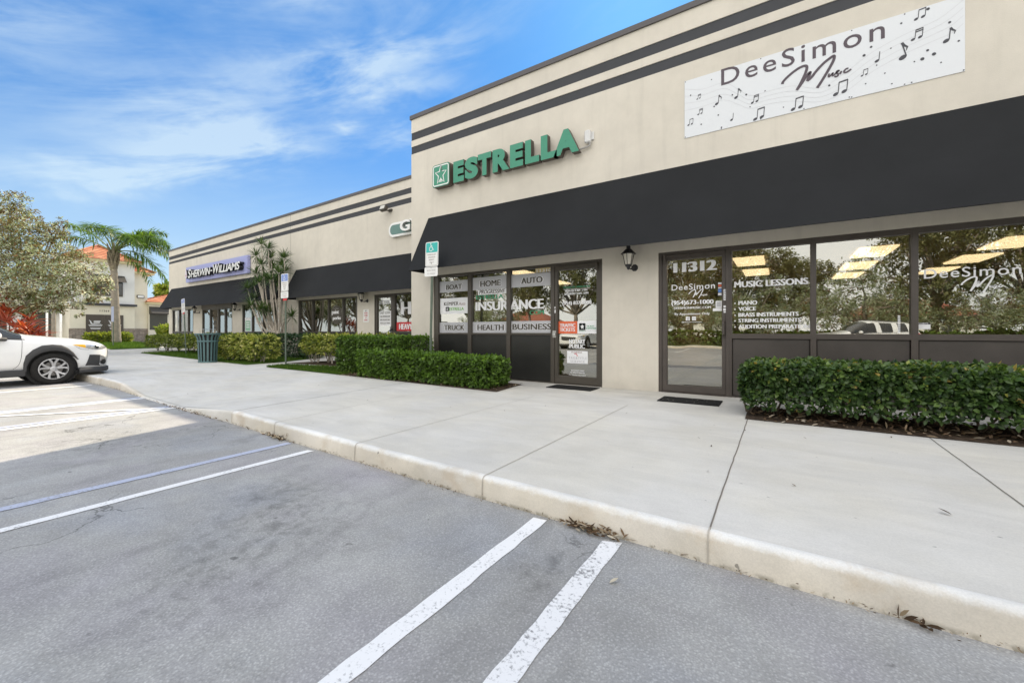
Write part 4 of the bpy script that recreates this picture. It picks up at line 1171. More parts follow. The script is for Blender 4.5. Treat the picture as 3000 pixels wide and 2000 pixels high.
L_GREEN = leaf_mat('hedge_leaf', ((.0, (.020, .042, .013)), (.35, (.044, .085, .026)), (.62, (.090, .158, .042)), (.84, (.18, .27, .07)), (.94, (.36, .40, .08)), (1.0, (.46, .34, .10))), .35, .30, .5)
L_MID = leaf_mat('clipped_leaf', ((.0, (.030, .050, .012)), (.35, (.070, .125, .022)), (.7, (.130, .235, .034)), (1.0, (.22, .36, .05))), .5, .38, .35)
L_YEL = leaf_mat('variegated_leaf', ((.0, (.050, .070, .016)), (.3, (.14, .185, .036)), (.55, (.33, .36, .075)), (.8, (.56, .54, .17)), (1.0, (.72, .66, .32))), .5, .35, .35)
L_LIME = leaf_mat('lime_leaf', ((.0, (.06, .09, .012)), (.5, (.20, .26, .03)), (1.0, (.46, .42, .07))), .5, .4, .35)
L_DARKG = leaf_mat('dark_leaf', ((.0, (.010, .022, .008)), (.5, (.022, .055, .016)), (1.0, (.05, .11, .03))), .4, .25, .4)

def hedge(label, x0, x1, y0, y1, z0, z1, m, size, n, group=None, wid=.58, gap=.0, bump=.05, stems=8, slope=0.0, skew=0.0, tonef=None, stemm=None, rosette=False):
    t = thing('hedge', label, 'hedge', ((x0 + x1) / 2, (y0 + y1) / 2, .15), group)
    a = [(y1 - y0) * (x1 - x0) * 1.1, (x1 - x0) * (z1 - z0) * 1.6, (x1 - x0) * (z1 - z0) * .5, (y1 - y0) * (z1 - z0) * 1.2, (y1 - y0) * (z1 - z0)]
    face = NR.choice(5, n, p=np.array(a) / sum(a))
    r = NR.random((n, 3)); P_ = np.stack([x0 + (x1 - x0) * r[:, 0], y0 + (y1 - y0) * r[:, 1], z0 + (z1 - z0) * r[:, 2]], 1)
    Nn = np.zeros((n, 3))
    for k, (ax, val, sg_) in enumerate(((2, z1, 1), (1, y0, -1), (1, y1, 1), (0, x0, -1), (0, x1, 1))):
        q_ = face == k; P_[q_, ax] = val; Nn[q_, ax] = sg_
    # round the arrises, let the clipped faces wander, then sink part of the leaves into the mass
    c = np.array([(x0 + x1) / 2, (y0 + y1) / 2, (z0 + z1) / 2]); h = np.array([(x1 - x0) / 2, (y1 - y0) / 2, (z1 - z0) / 2])
    u_ = (P_ - c) / h; edge = np.sort(np.abs(u_), 1)[:, 1]
    rr_ = np.clip((edge - .72) / .28, 0, 1) ** 2 * min(h) * .30
    P_ -= unit(P_ - c) * rr_[:, None]
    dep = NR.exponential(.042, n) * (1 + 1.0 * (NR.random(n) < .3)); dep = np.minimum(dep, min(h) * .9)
    P_ += Nn * (wobble(P_, 3.2) * bump - dep)[:, None]
    P_[:, 2] += slope * (P_[:, 0] - x0) * np.clip((P_[:, 2] - z0) / (z1 - z0), 0, 1)
    P_[:, 1] += skew * (P_[:, 0] - x0)
    low = P_[:, 2] < z0 + .10 + .10 * NR.random(n) * (1 + wobble(P_, 5))
    keep = ~(low & (NR.random(n) < gap)); P_, Nn, dep, face = P_[keep], Nn[keep], dep[keep], face[keep]; n = len(P_)
    D = unit(Nn * .55 + NR.normal(0, .62, (n, 3)) + np.array([0, 0, .18])); D[:, 2] = np.where(face == 0, np.abs(D[:, 2]) * .6, D[:, 2] - .25)
    Up = unit(Nn * .8 + NR.normal(0, .45, (n, 3)) + np.array([0, -.1, .75]))
    clump = wobble(P_, 6.0, 2.0)
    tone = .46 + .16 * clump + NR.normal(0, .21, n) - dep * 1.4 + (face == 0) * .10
    if tonef: tone = tonef(tone, NR)
    sz = size * np.clip(NR.normal(1, .24, n), .5, 1.6)
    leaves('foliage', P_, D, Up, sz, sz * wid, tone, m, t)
    s_ = MB(); rr = random.Random(int(x0 * 10))
    for i in range(stems):
        x = x0 + (x1 - x0) * (i + rr.uniform(.15, .85)) / stems; y = y0 + (y1 - y0) * rr.uniform(.25, .75) + skew * (x - x0)
        for _ in range(3):
            q = (x + rr.uniform(-.22, .22), y + rr.uniform(-.25, .2), z0 + (z1 - z0) * rr.uniform(.35, .8))
            s_.tube([(x + rr.uniform(-.02, .02), y, .14), ((x + q[0]) / 2 + rr.uniform(-.04, .04), (y + q[1]) / 2, (q[2] + .15) / 2), q], [.013, .010, .005], 5)
    s_.build('stems', stemm or M_STEM, t)
    return t

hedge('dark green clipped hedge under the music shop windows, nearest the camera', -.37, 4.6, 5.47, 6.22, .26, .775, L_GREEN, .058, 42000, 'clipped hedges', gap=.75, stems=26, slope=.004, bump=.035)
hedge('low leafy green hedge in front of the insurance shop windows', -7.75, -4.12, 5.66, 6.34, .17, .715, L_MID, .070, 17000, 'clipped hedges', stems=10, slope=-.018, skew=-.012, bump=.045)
hedge('taller clipped green hedge behind the low one, left of the insurance shop', -9.05, -6.45, 6.0, 6.75, .16, 1.03, L_MID, .065, 13000, 'clipped hedges', stems=8)
hedge('yellow variegated shrub row at the corner of the path, beside the litter bin', -16.2, -13.45, 6.22, 7.0, .24, .98, L_YEL, .125, 4600, 'variegated shrub rows', wid=.40, gap=.7, bump=.10, stems=10, stemm=M_PALE)
hedge('leggy yellow variegated shrub row with bare stems behind the middle parking sign', -12.75, -8.6, 7.25, 8.1, .46, .99, L_YEL, .125, 5200, 'variegated shrub rows', wid=.40, gap=.4, bump=.10, stems=22, stemm=M_PALE)
hedge('even dark green hedge under the paint shop windows', -22.6, -14.0, 8.1, 8.8, .17, 1.03, L_DARKG, .08, 9000, 'clipped hedges', stems=5)
hedge('olive green shrub row left of the litter bin on the lawn', -27.2, -19.6, 7.35, 8.3, .36, .94, L_YEL, .12, 5600, 'variegated shrub rows', wid=.42, gap=.5, bump=.10, stems=16, tonef=lambda t_, r_: t_ * .72)
hedge('sunlit lime shrub mass against the low tiled wing', -42.5, -37, 12.2, 14.2, .3, 1.55, L_LIME, .28, 3600, 'lime shrubs by the tiled building', wid=.45, bump=.2, stems=4)
hedge('low sunlit lime shrubs in front of the brown double doors', -50.6, -48.6, 9.6, 12.3, .2, .95, L_LIME, .22, 2600, 'lime shrubs by the tiled building', wid=.45, bump=.2, stems=4)

# grass blades on the three lawns
def grass(label_poly, n, z, hgt, name='grass'):
    xs_ = [p[0] for p in label_poly]; ys_ = [p[1] for p in label_poly]
    Q = NR.random((n * 3, 2)) * [max(xs_) - min(xs_), max(ys_) - min(ys_)] + [min(xs_), min(ys_)]
    ins = np.zeros(len(Q), bool); N_ = len(label_poly)
    for i in range(N_):
        (ax, ay), (bx, by) = label_poly[i], label_poly[(i + 1) % N_]
        c_ = ((ay > Q[:, 1]) != (by > Q[:, 1])) & (Q[:, 0] < (bx - ax) * (Q[:, 1] - ay) / ((by - ay) or 1e-9) + ax)
        ins ^= c_
    Q = Q[ins][:n]; n = len(Q)
    P_ = np.column_stack([Q, np.full(n, z)])
    D = NR.normal(0, .45, (n, 3)); D[:, 2] = 1
    o = leaves(name, P_, D, NR.normal(0, 1, (n, 3)) + [0, 0, .01], hgt * np.clip(NR.normal(1, .35, n), .3, 2), .010 + .004 * NR.random(n), .5 + .2 * wobble(P_, 2) + NR.normal(0, .2, n), L_GRASS, None, .1, .3)
    return tag(o, kind='stuff')
L_GRASS = leaf_mat('grass_blade', ((.0, (.035, .07, .010)), (.5, (.075, .15, .018)), (1.0, (.17, .24, .04))), .6, .35, .25)
grass([(-11.9, 5.80), (-10, 5.765), (-8.3, 5.70), (-8.5, 7.1), (-12.1, 6.45)], 9000, .160, .05)
grass([(-24.4, 6.42), (-21, 6.26), (-17.8, 6.10), (-13.2, 5.885), (-13.4, 7.04), (-14.5, 9.2), (-24.8, 9.2)], 16000, .160, .055)
grass([(-39, 8.05), (-30.2, 6.72), (-30.8, 9.0), (-38, 11), (-52, 13), (-58, 12), (-58, 9.2)], 16000, .17, .09)

# multi-stemmed dracaena by the paint shop windows
def rosette(P0, axis, n, ln, wd, spread, rng, sag=.25):
    """Strap leaves bursting from a point around an axis."""
    ax = np.asarray(axis, float); ax /= np.linalg.norm(ax)
    D = unit(rng.normal(0, 1, (n, 3))); D = unit(D * spread + ax * (.15 + rng.random((n, 1)) * .9))
    L = ln * np.clip(rng.normal(1, .15, n), .6, 1.35)
    return np.repeat(np.asarray(P0, float)[None], n, 0) + D * .02, D, np.tile([[0, 0, 1.0]], (n, 1)) + rng.normal(0, .15, (n, 3)), L, np.full(n, wd), np.full(n, sag)
def plant_from_rosettes(t, ros, m, fold=.35, droop=.25, seg=3, name='leaves'):
    cat_ = [np.concatenate([r[i] for r in ros]) for i in range(5)]
    n = len(cat_[0])
    tone = .45 + NR.normal(0, .2, n) + .15 * cat_[1][:, 2]
    return leaves(name, cat_[0], cat_[1], cat_[2], cat_[3], cat_[4], tone, m, t, fold, droop, seg)
L_DRAC = leaf_mat('dracaena_leaf', ((.0, (.022, .042, .014)), (.5, (.060, .115, .030)), (1.0, (.17, .24, .08))), .35, .2, .5)
bp_ = at(822, 985, 8.95)
t = thing('dracaena', 'tall multi-stemmed spiky dracaena with pale canes in front of the paint shop windows', 'plant', (bp_[0], 8.95, .15))
CR = ((1235, 262, .3), (1315, 312, -.1), (1175, 395, .3), (1240, 500, -.2), (1345, 425, .1), (1500, 420, 0), (1370, 545, .3), (1440, 590, -.2), (1510, 575, .3), (1180, 605, -.3), (1265, 640, .2),
      (1345, 670, -.3), (1075, 770, 0), (1155, 740, .3), (1215, 700, -.4), (1430, 690, .4), (1120, 965, -.3), (1235, 1010, -.5), (1300, 1040, -.3), (1590, 1095, 0), (1160, 880, .1), (1480, 505, .35))
s_ = MB(); ros = []; rr = random.Random(4)
for x, y, dy_ in CR:
    u_, v_ = m2(RE, x, y); p = at(u_, v_, 8.95 + dy_)
    bx_ = bp_[0] + rr.uniform(-.20, .20); by_ = 8.95 + rr.uniform(-.12, .12)
    mid = ((bx_ * .45 + p[0] * .55) + rr.uniform(-.1, .1) + (.25 if p[0] > bx_ else -.2) * rr.random(), (by_ + p[1]) / 2, .15 + (p[2] - .15) * .48)
    low_ = (bx_ * .9 + p[0] * .1, by_, .15 + (p[2] - .15) * .22)
    pts = smooth_pts([(bx_, by_, .14), low_, mid, (p[0], p[1], p[2])], 5)
    s_.tube(pts, [.06 - .042 * (i / (len(pts) - 1)) ** .7 for i in range(len(pts))], 7)
    ax = pts[-1] - pts[-3]
    ros.append(rosette(p, (ax.x * .5, ax.y * .5, abs(ax.z) + .12), 66, .44, .034, .85, NR))
s_.build('canes', M_PALE, t, True)
plant_from_rosettes(t, ros, L_DRAC, droop=.28)

# red cordylines behind the parked car
L_RED = leaf_mat('cordyline_leaf', ((.0, (.06, .012, .012)), (.3, (.14, .024, .020)), (.6, (.36, .055, .03)), (.82, (.55, .17, .08)), (1.0, (.55, .12, .16))), .4, .4, .45)
def ray_pt(u, v_, d):
    r_ = (u - U0) / F_PX
    return ((r_ * math.cos(TH) - math.sin(TH)) * d, (math.cos(TH) + r_ * math.sin(TH)) * d, EYE + (V0 - v_) / F_PX * d)
for lb, pts in (('tall dark red cordyline at the left edge behind the white car', ((8, 893, 16), (14, 915, 15.6), (-12, 905, 16), (30, 925, 15.4), (4, 935, 15.2), (-20, 930, 15.3), (18, 948, 15))),
                ('shorter pink and orange cordyline over the bonnet of the white car', ((86, 943, 15), (62, 955, 14.6), (45, 962, 14.8), (100, 972, 14.6), (78, 972, 14.4), (112, 985, 14.8), (55, 980, 14.4), (92, 990, 14.3)))):
    P_ = [ray_pt(*p) for p in pts]; bx_, by_ = P_[-1][0], P_[-1][1]
    t = thing('cordyline', lb, 'plant', (bx_, by_, .1), 'red cordylines')
    s_ = MB(); ros = []
    for p in P_:
        q = (bx_ * .7 + p[0] * .3, by_ * .7 + p[1] * .3, .1)
        s_.tube([q, ((q[0] + p[0]) / 2, (q[1] + p[1]) / 2, p[2] * .5), p], [.025, .02, .015], 6)
        ros.append(rosette(p, (0, 0, 1), 23, .50, .08, .85, NR))
    s_.build('canes', M_STEM, t); plant_from_rosettes(t, ros, L_RED, droop=.35)

# trees
def tree(name, label, cat, base, clumps, m, n, size, trunk, bark, group=None, wid=.45, tonef=None, lean=(0, 0), dens=None, droop=.2):
    """Trunk, limbs to each clump, twigs, and leaves spread through uneven clumps."""
    t = thing(name, label, cat, base, group)
    bx_, by_, bz_ = base; s_ = MB(); th, tr = trunk; rr = random.Random(int(bx_ * 3 + by_))
    fork = (bx_ + lean[0], by_ + lean[1], bz_ + th)
    s_.tube(smooth_pts([(bx_, by_, bz_ - .1), (bx_ + lean[0] * .3 + rr.uniform(-.05, .05), by_ + lean[1] * .3, bz_ + th * .5), fork], 4), [tr * (1 - .35 * i / 8) for i in range(9)], 9)
    tot = sum(c[3] ** 2 for c in clumps); PP, DD, NN, TT = [], [], [], []
    for cx_, cy_, cz_, r_, sq in clumps:
        q = (cx_, cy_, cz_)
        mid = (fork[0] * .5 + cx_ * .5 + rr.uniform(-.2, .2), fork[1] * .5 + cy_ * .5, fork[2] * .45 + cz_ * .55 + rr.uniform(-.15, .25))
        s_.tube(smooth_pts([fork, mid, q], 4), [tr * .5 * (1 - .09 * i) for i in range(9)], 6)
        for _ in range(7):
            d_ = Vector((rr.uniform(-1, 1), rr.uniform(-1, 1), rr.uniform(-.5, .9))).normalized() * r_ * .9
            s_.tube([q, (cx_ + d_.x * .5 + rr.uniform(-.1, .1), cy_ + d_.y * .5, cz_ + d_.z * sq * .5), (cx_ + d_.x, cy_ + d_.y, cz_ + d_.z * sq)], [tr * .16, tr * .1, tr * .05], 4)
        k = int(n * r_ ** 2 / tot)
        # leaves gather on sprays, so the crown breaks into tufts with gaps between them
        ns = max(6, k // 26); dirs = unit(NR.normal(0, 1, (ns, 3))); rad = r_ * (.45 + .62 * NR.random((ns, 1)) ** .6)
        sc = np.array([cx_, cy_, cz_]) + dirs * rad * np.array([1, 1, sq])
        idx = NR.integers(0, ns, k)
        p_ = sc[idx] + NR.normal(0, r_ * .105, (k, 3)) + dirs[idx] * (NR.random((k, 1)) - .3) * r_ * .22
        PP.append(p_); DD.append(unit(dirs[idx] * .6 + NR.normal(0, .7, (k, 3)) - [0, 0, droop])); NN.append(NR.normal(0, .6, (k, 3)) + [0, 0, .8] + dirs[idx] * .4)
        TT.append(.48 + NR.normal(0, .17, ns)[idx] + NR.normal(0, .14, k))
    s_.build('trunk', bark, t, True)
    P_, D, Nn, tone = (np.concatenate(a) for a in (PP, DD, NN, TT)); k = len(P_)
    if tonef: tone = tonef(tone, NR, P_)
    sz = size * np.clip(NR.normal(1, .25, k), .5, 1.7)
    leaves('crown', P_, D, Nn, sz, sz * wid, tone, m, t)
    return t

L_SILV = leaf_mat('silver_leaf', ((.0, (.12, .065, .025)), (.16, (.24, .135, .055)), (.22, (.15, .19, .07)), (.42, (.30, .36, .20)), (.7, (.55, .60, .43)), (1.0, (.78, .77, .64))), .45, .5, .4, (1.12, 1.1, .9))
L_OAK = leaf_mat('oak_leaf', ((.0, (.05, .055, .022)), (.5, (.15, .16, .065)), (.8, (.25, .255, .115)), (1.0, (.36, .34, .18))), .45, .3, .35)
CL = []
for u_, v_, d_, r_, sq in ((20, 625, 17, .75, 1.0), (45, 600, 17.2, .45, 1.0), (-40, 660, 17.5, 1.1, .9), (25, 700, 16.6, .8, .9), (95, 690, 17, .8, .85), (150, 690, 17.4, .55, .8), (70, 760, 16.4, .9, .85), (-40, 780, 16.6, 1.2, .9),
                            (150, 765, 16.8, .85, .8), (215, 755, 17.2, .55, .8), (200, 815, 16.6, .85, .75), (265, 800, 17, .62, .7), (120, 835, 16.2, .85, .8), (300, 838, 17.3, .38, .7), (20, 845, 16.2, .9, .8), (240, 860, 16.6, .55, .8),
                            (75, 885, 16, .65, .75), (150, 885, 16.2, .50, .8), (-30, 885, 16, .8, .8), (225, 905, 16.7, .22, 1.2), (285, 872, 16.9, .30, .8), (182, 650, 17.4, .2, .8)):
    CL.append((*ray_pt(u_, v_, d_), r_, sq))
tb = ray_pt(81, 1012, 17.2)
tree('buttonwood_tree', 'silvery leaved tree with brown seed heads at the left edge behind the car', 'tree', (tb[0], tb[1], .1), CL, L_SILV, 27000, .11, (1.9, .10), M_BARK, wid=.38,
     tonef=lambda t_, r_, p_: np.where(r_.random(len(t_)) < .22, .02 + .20 * r_.random(len(t_)), np.maximum(.19, .60 + (t_ - .48) * 1.6 - .30 * np.clip((p_[:, 2] - 3.6) / 1.6, 0, 1))))

# queen palm
def palm(base, top, label, fr_list, ln=5.1):
    t = thing('palm_tree', label, 'tree', base)
    bx_, by_, bz_ = base; h_ = top[2] - bz_
    s_ = MB(); N_ = 26; prof = []
    pts = [(bx_ + (top[0] - bx_) * (i / N_) ** .7, by_ + (top[1] - by_) * (i / N_) ** .7, bz_ - .1 + (h_ + .1) * i / N_) for i in range(N_ + 1)]
    s_.tube(pts, [.30 - .10 * (i / N_) ** 1.5 + (.012 if i % 2 else -.008) for i in range(N_ + 1)], 12)
    s_.build('trunk', M_PALMT, t, True)
    s_ = MB(); rr = random.Random(2)
    for i in range(16):
        a_ = i * 2.4; z_ = h_ - 1.0 + .085 * i
        s_.tube([(top[0] + .20 * math.cos(a_), top[1] + .20 * math.sin(a_), bz_ + z_), (top[0] + .33 * math.cos(a_), top[1] + .33 * math.sin(a_), bz_ + z_ + .45), (top[0] + .40 * math.cos(a_), top[1] + .40 * math.sin(a_), bz_ + z_ + .8)], [.10, .08, .04], 6)
    s_.lathe([(.22, -1.2), (.27, -.9), (.24, -.3), (.15, .5), (.05, 1.2)], 10, M=Matrix.Translation((top[0], top[1], top[2])))
    s_.build('boots', mat('palm_boot', (.20, .17, .12), .9, .2, var=.4, vscale=6), t)
    PP, DD, NN, LL = [], [], [], []; s_ = MB()
    c_, sn_ = math.cos(TH), math.sin(TH)
    for sx_, dep_, rise, fall, l_ in fr_list:       # sideways lean, lean in depth, launch height, droop, length factor
        d2 = Vector((sx_ * c_ - dep_ * sn_, sx_ * sn_ + dep_ * c_, 0)).normalized(); L_ = ln * l_
        pt = []
        for i in range(15):
            q = i / 14
            pt.append(Vector((top[0], top[1], top[2] + .35)) + d2 * (L_ * .92 * (q - .12 * q * q * fall)) + Vector((0, 0, L_ * (rise * q - fall * q * q))))
        s_.tube(pt, [.055 * (1 - .85 * i / 14) for i in range(15)], 5)
        side = d2.cross(Vector((0, 0, 1))).normalized()
        for i in range(62):
            q = .27 + .73 * i / 62; f_ = q * 14; k = min(int(f_), 13); p_ = pt[k].lerp(pt[k + 1], f_ - k); tg = (pt[k + 1] - pt[k]).normalized()
            for sd in (-1, 1):
                dr = side * sd * rr.uniform(.55, 1.0) + tg * .55 + Vector((rr.uniform(-.15, .15), rr.uniform(-.15, .15), rr.uniform(-.85, .75)))
                PP.append(p_); DD.append(dr); NN.append((0, 0, 1)); LL.append(l_ * 1.25 * (1 - .55 * abs(q - .42) / .58) * rr.uniform(.8, 1.15))
    s_.build('frond_stalks', mat('frond_stalk', (.16, .19, .07), .6, .3), t)
    k = len(PP)
    leaves('fronds', np.array(PP), np.array(DD), np.array(NN, float), np.array(LL), .075, .45 + NR.normal(0, .22, k), L_PALM, t, .5, .35, 3)
    return t
L_PALM = leaf_mat('palm_leaf', ((.0, (.030, .055, .018)), (.4, (.070, .135, .030)), (.72, (.15, .26, .045)), (1.0, (.34, .42, .08))), .38, .42, .5)
pb = ray_pt(343, 1003, 34.5); pt_ = ray_pt(333, 752, 34.5)
palm((pb[0], pb[1], .2), pt_, 'queen palm with a ringed grey trunk in front of the tiled two storey building',
     ((-1, .05, .92, .44, 1.0), (-1, -.35, .70, .52, .92), (1, .1, .98, .80, .95), (1, -.5, .80, .74, 1.0), (1, .6, .88, .92, 1.0), (.35, -1, 1.1, .85, .9), (-.5, .9, 1.25, .80, .85),
      (.8, .2, .38, .92, .95), (1, -.1, .18, .82, .82), (.9, .35, 1.02, .86, .9), (1, -.25, .92, .9, .85), (.6, -.8, 1.0, .8, .95), (.5, .9, .98, .95, .9), (.15, .3, 1.42, .75, .62), (.95, .3, 1.15, .98, .92), (.55, .4, 1.30, .80, .8)))

# dark shrub and slim trunks by the tiled building
CL = [(*ray_pt(u_, v_, d_), r_, .9) for u_, v_, d_, r_ in ((110, 940, 38, .8), (125, 965, 38, .9), (165, 950, 39, .8), (185, 970, 39, .8), (120, 915, 38.5, .6), (150, 975, 38, .8), (200, 962, 40, .5), (100, 975, 38, .9))]
tree('shrub', 'dark broad leaved shrub against the white wall of the tiled building', 'shrub', (*ray_pt(150, 1000, 38.5)[:2], .1), CL, L_DARKG, 3600, .34, (.5, .06), M_STEM, wid=.5)
p = ray_pt(157, 1000, 30)
t = thing('young_palm', 'pale straight young palm trunk between two white poles', 'tree', (p[0], p[1], .1))
MB().tube([(p[0], p[1], 0), (p[0] + .02, p[1], 1.5), (p[0] + .05, p[1], 4.2)], [.135, .125, .10], 10).build('trunk', M_PALMT, t, True)
t2_ = []
for k in range(7): t2_.append(rosette((p[0] + .05, p[1], 4.2), (math.cos(k), math.sin(k), .9), 12, 1.6, .10, .7, NR))
plant_from_rosettes(t, t2_, L_PALM, droop=.4, name='fronds')
for u_, lb in ((137.5, 'slim white pole left of the pale young palm trunk'), (178, 'slim white pole right of the pale young palm trunk')):
    p = ray_pt(u_, 1000, 28)
    t = thing('pole', lb, 'pole', (p[0], p[1], .1), 'slim white poles')
    MB().tube([(p[0], p[1], 0), (p[0], p[1], 3.05)], .055, 10).build('shaft', M_SW, t, True)
    MB().lathe([(.075, 3.05), (.075, 3.10), (.03, 3.16)], 10, M=Matrix.Translation((p[0], p[1], 0))).build('cap', M_SW, t)

# fallen leaves: mulch litter as one mass, single leaves on the slab as things
L_DEAD = leaf_mat('dead_leaf', ((.0, (.055, .035, .022)), (.4, (.15, .095, .055)), (.75, (.33, .25, .17)), (1.0, (.56, .50, .40))), .8, .15, .2)
def litter(x0, x1, y0, y1, z, n, sz, name='leaf_litter'):
    P_ = NR.random((n, 3)) * [x1 - x0, y1 - y0, .03] + [x0, y0, z]
    D = NR.normal(0, 1, (n, 3)); D[:, 2] *= .25
    o = leaves(name, P_, D, NR.normal(0, .35, (n, 3)) + [0, 0, 1], sz * np.clip(NR.normal(1, .3, n), .4, 2), sz * .38, NR.random(n) ** 1.6 * .95, L_DEAD, None, .5, -.15)
    return tag(o, kind='stuff')
litter(-.27, 4.8, 5.37, 6.25, .158, 1500, .07)
litter(-8.4, -3.95, 5.60, 6.5, .160, 900, .05)
# drift of leaves and twigs caught against the kerb between the two white lines
def drift(x0, x1, n, sz, label):
    P_ = []
    for _ in range(n):
        x = NR.normal((x0 + x1) / 2, (x1 - x0) / 4); k_ = kerb_y(x); P_.append((x, k_ - abs(NR.normal(0, .022)) - .006, .006 + abs(NR.normal(0, .011))))
    P_ = np.array(P_); D = NR.normal(0, 1, (n, 3)); D[:, 1] *= .6; D[:, 2] = np.abs(D[:, 2]) * .3
    o = leaves('leaf_drift', P_, D, NR.normal(0, .5, (n, 3)) + [0, -.4, 1], sz * np.clip(NR.normal(1, .35, n), .4, 2), sz * .30, NR.random(n) ** 1.3, L_DEAD, None, .5, -.1)
    return tag(o, kind='stuff')
drift(-1.10, -.72, 120, .045, '')
drift(-4.75, -4.25, 90, .045, '')
drift(-8.9, -5.5, 160, .035, '')
drift(-3.9, -1.0, 170, .016, '')
drift(-.6, 1.6, 130, .014, '')
drift(.38, .52, 10, .055, '')
rr = random.Random(21)
FL = [('brown', x_) for x_ in range(1)]
def leaf_thing(x, y, z, sz, tone, a_, label):
    d_ = np.array([[math.cos(a_), math.sin(a_), .08]])
    o = leaves('fallen_leaf', np.array([[x, y, z]]), d_, np.array([[.1, .1, 1.0]]), sz, sz * .42, np.array([tone]), L_DEAD, None, .5, -.2)
    return tag(o, label, 'leaf', 'fallen leaves')
p = g3(1785, 1710, 0); leaf_thing(p[0], p[1], .006, .05, 1.0, .9, 'pale fallen leaf on the asphalt between the right white line and the kerb')
p = g3(2790, 1512); leaf_thing(p[0], p[1], .158, .06, .02, 2.6, 'dark fallen leaf lying on the slab near the right edge')
p = g3(2425, 1746, 0); leaf_thing(p[0], p[1], .008, .04, .45, 1.9, 'orange brown fallen leaf against the kerb, right of the white lines')
p = g3(1992, 1630, 0); leaf_thing(p[0], p[1], .008, .06, .30, .4, 'brown curled leaf against the kerb just right of the worn white line')
for i in range(26):
    x, y = rr.uniform(-9, 2), rr.uniform(2.7, 5.2)
    leaf_thing(x, y, pave_z(x, y) + .003, rr.uniform(.016, .034), rr.uniform(0, .3), rr.uniform(0, 6.2), 'tiny dark fallen leaf scrap lying on the pale concrete pavement')
# ------------------------------------------------------------------ the parked car
from mathutils.bvhtree import BVHTree
M_PAINT = mat('white_car_paint', (.86, .86, .85), .28, .5, coat=.8)
M_CLAD = mat('dark_cladding', (.050, .050, .052), .6, .4, bump=.15, bscale=300)
M_TINT = mat('car_glass', (.025, .030, .032), .04, .7)
M_TYRE = mat('tyre_rubber', (.022, .021, .020), .85, .25, var=.15, vscale=20)
M_ALLOY = mat('alloy', (.52, .52, .53), .32, .5, metal=.85)
M_DARKM = mat('dark_wheel_barrel', (.03, .03, .03), .7, .3)
M_LAMP = mat('headlight_chrome', (.55, .56, .57), .12, .8, metal=.6, var=.5, vscale=14)
M_AMBER = mat('amber_lens', (.80, .42, .02), .15, .6)
M_RLAMP = mat('red_lens', (.45, .015, .015), .15, .6)

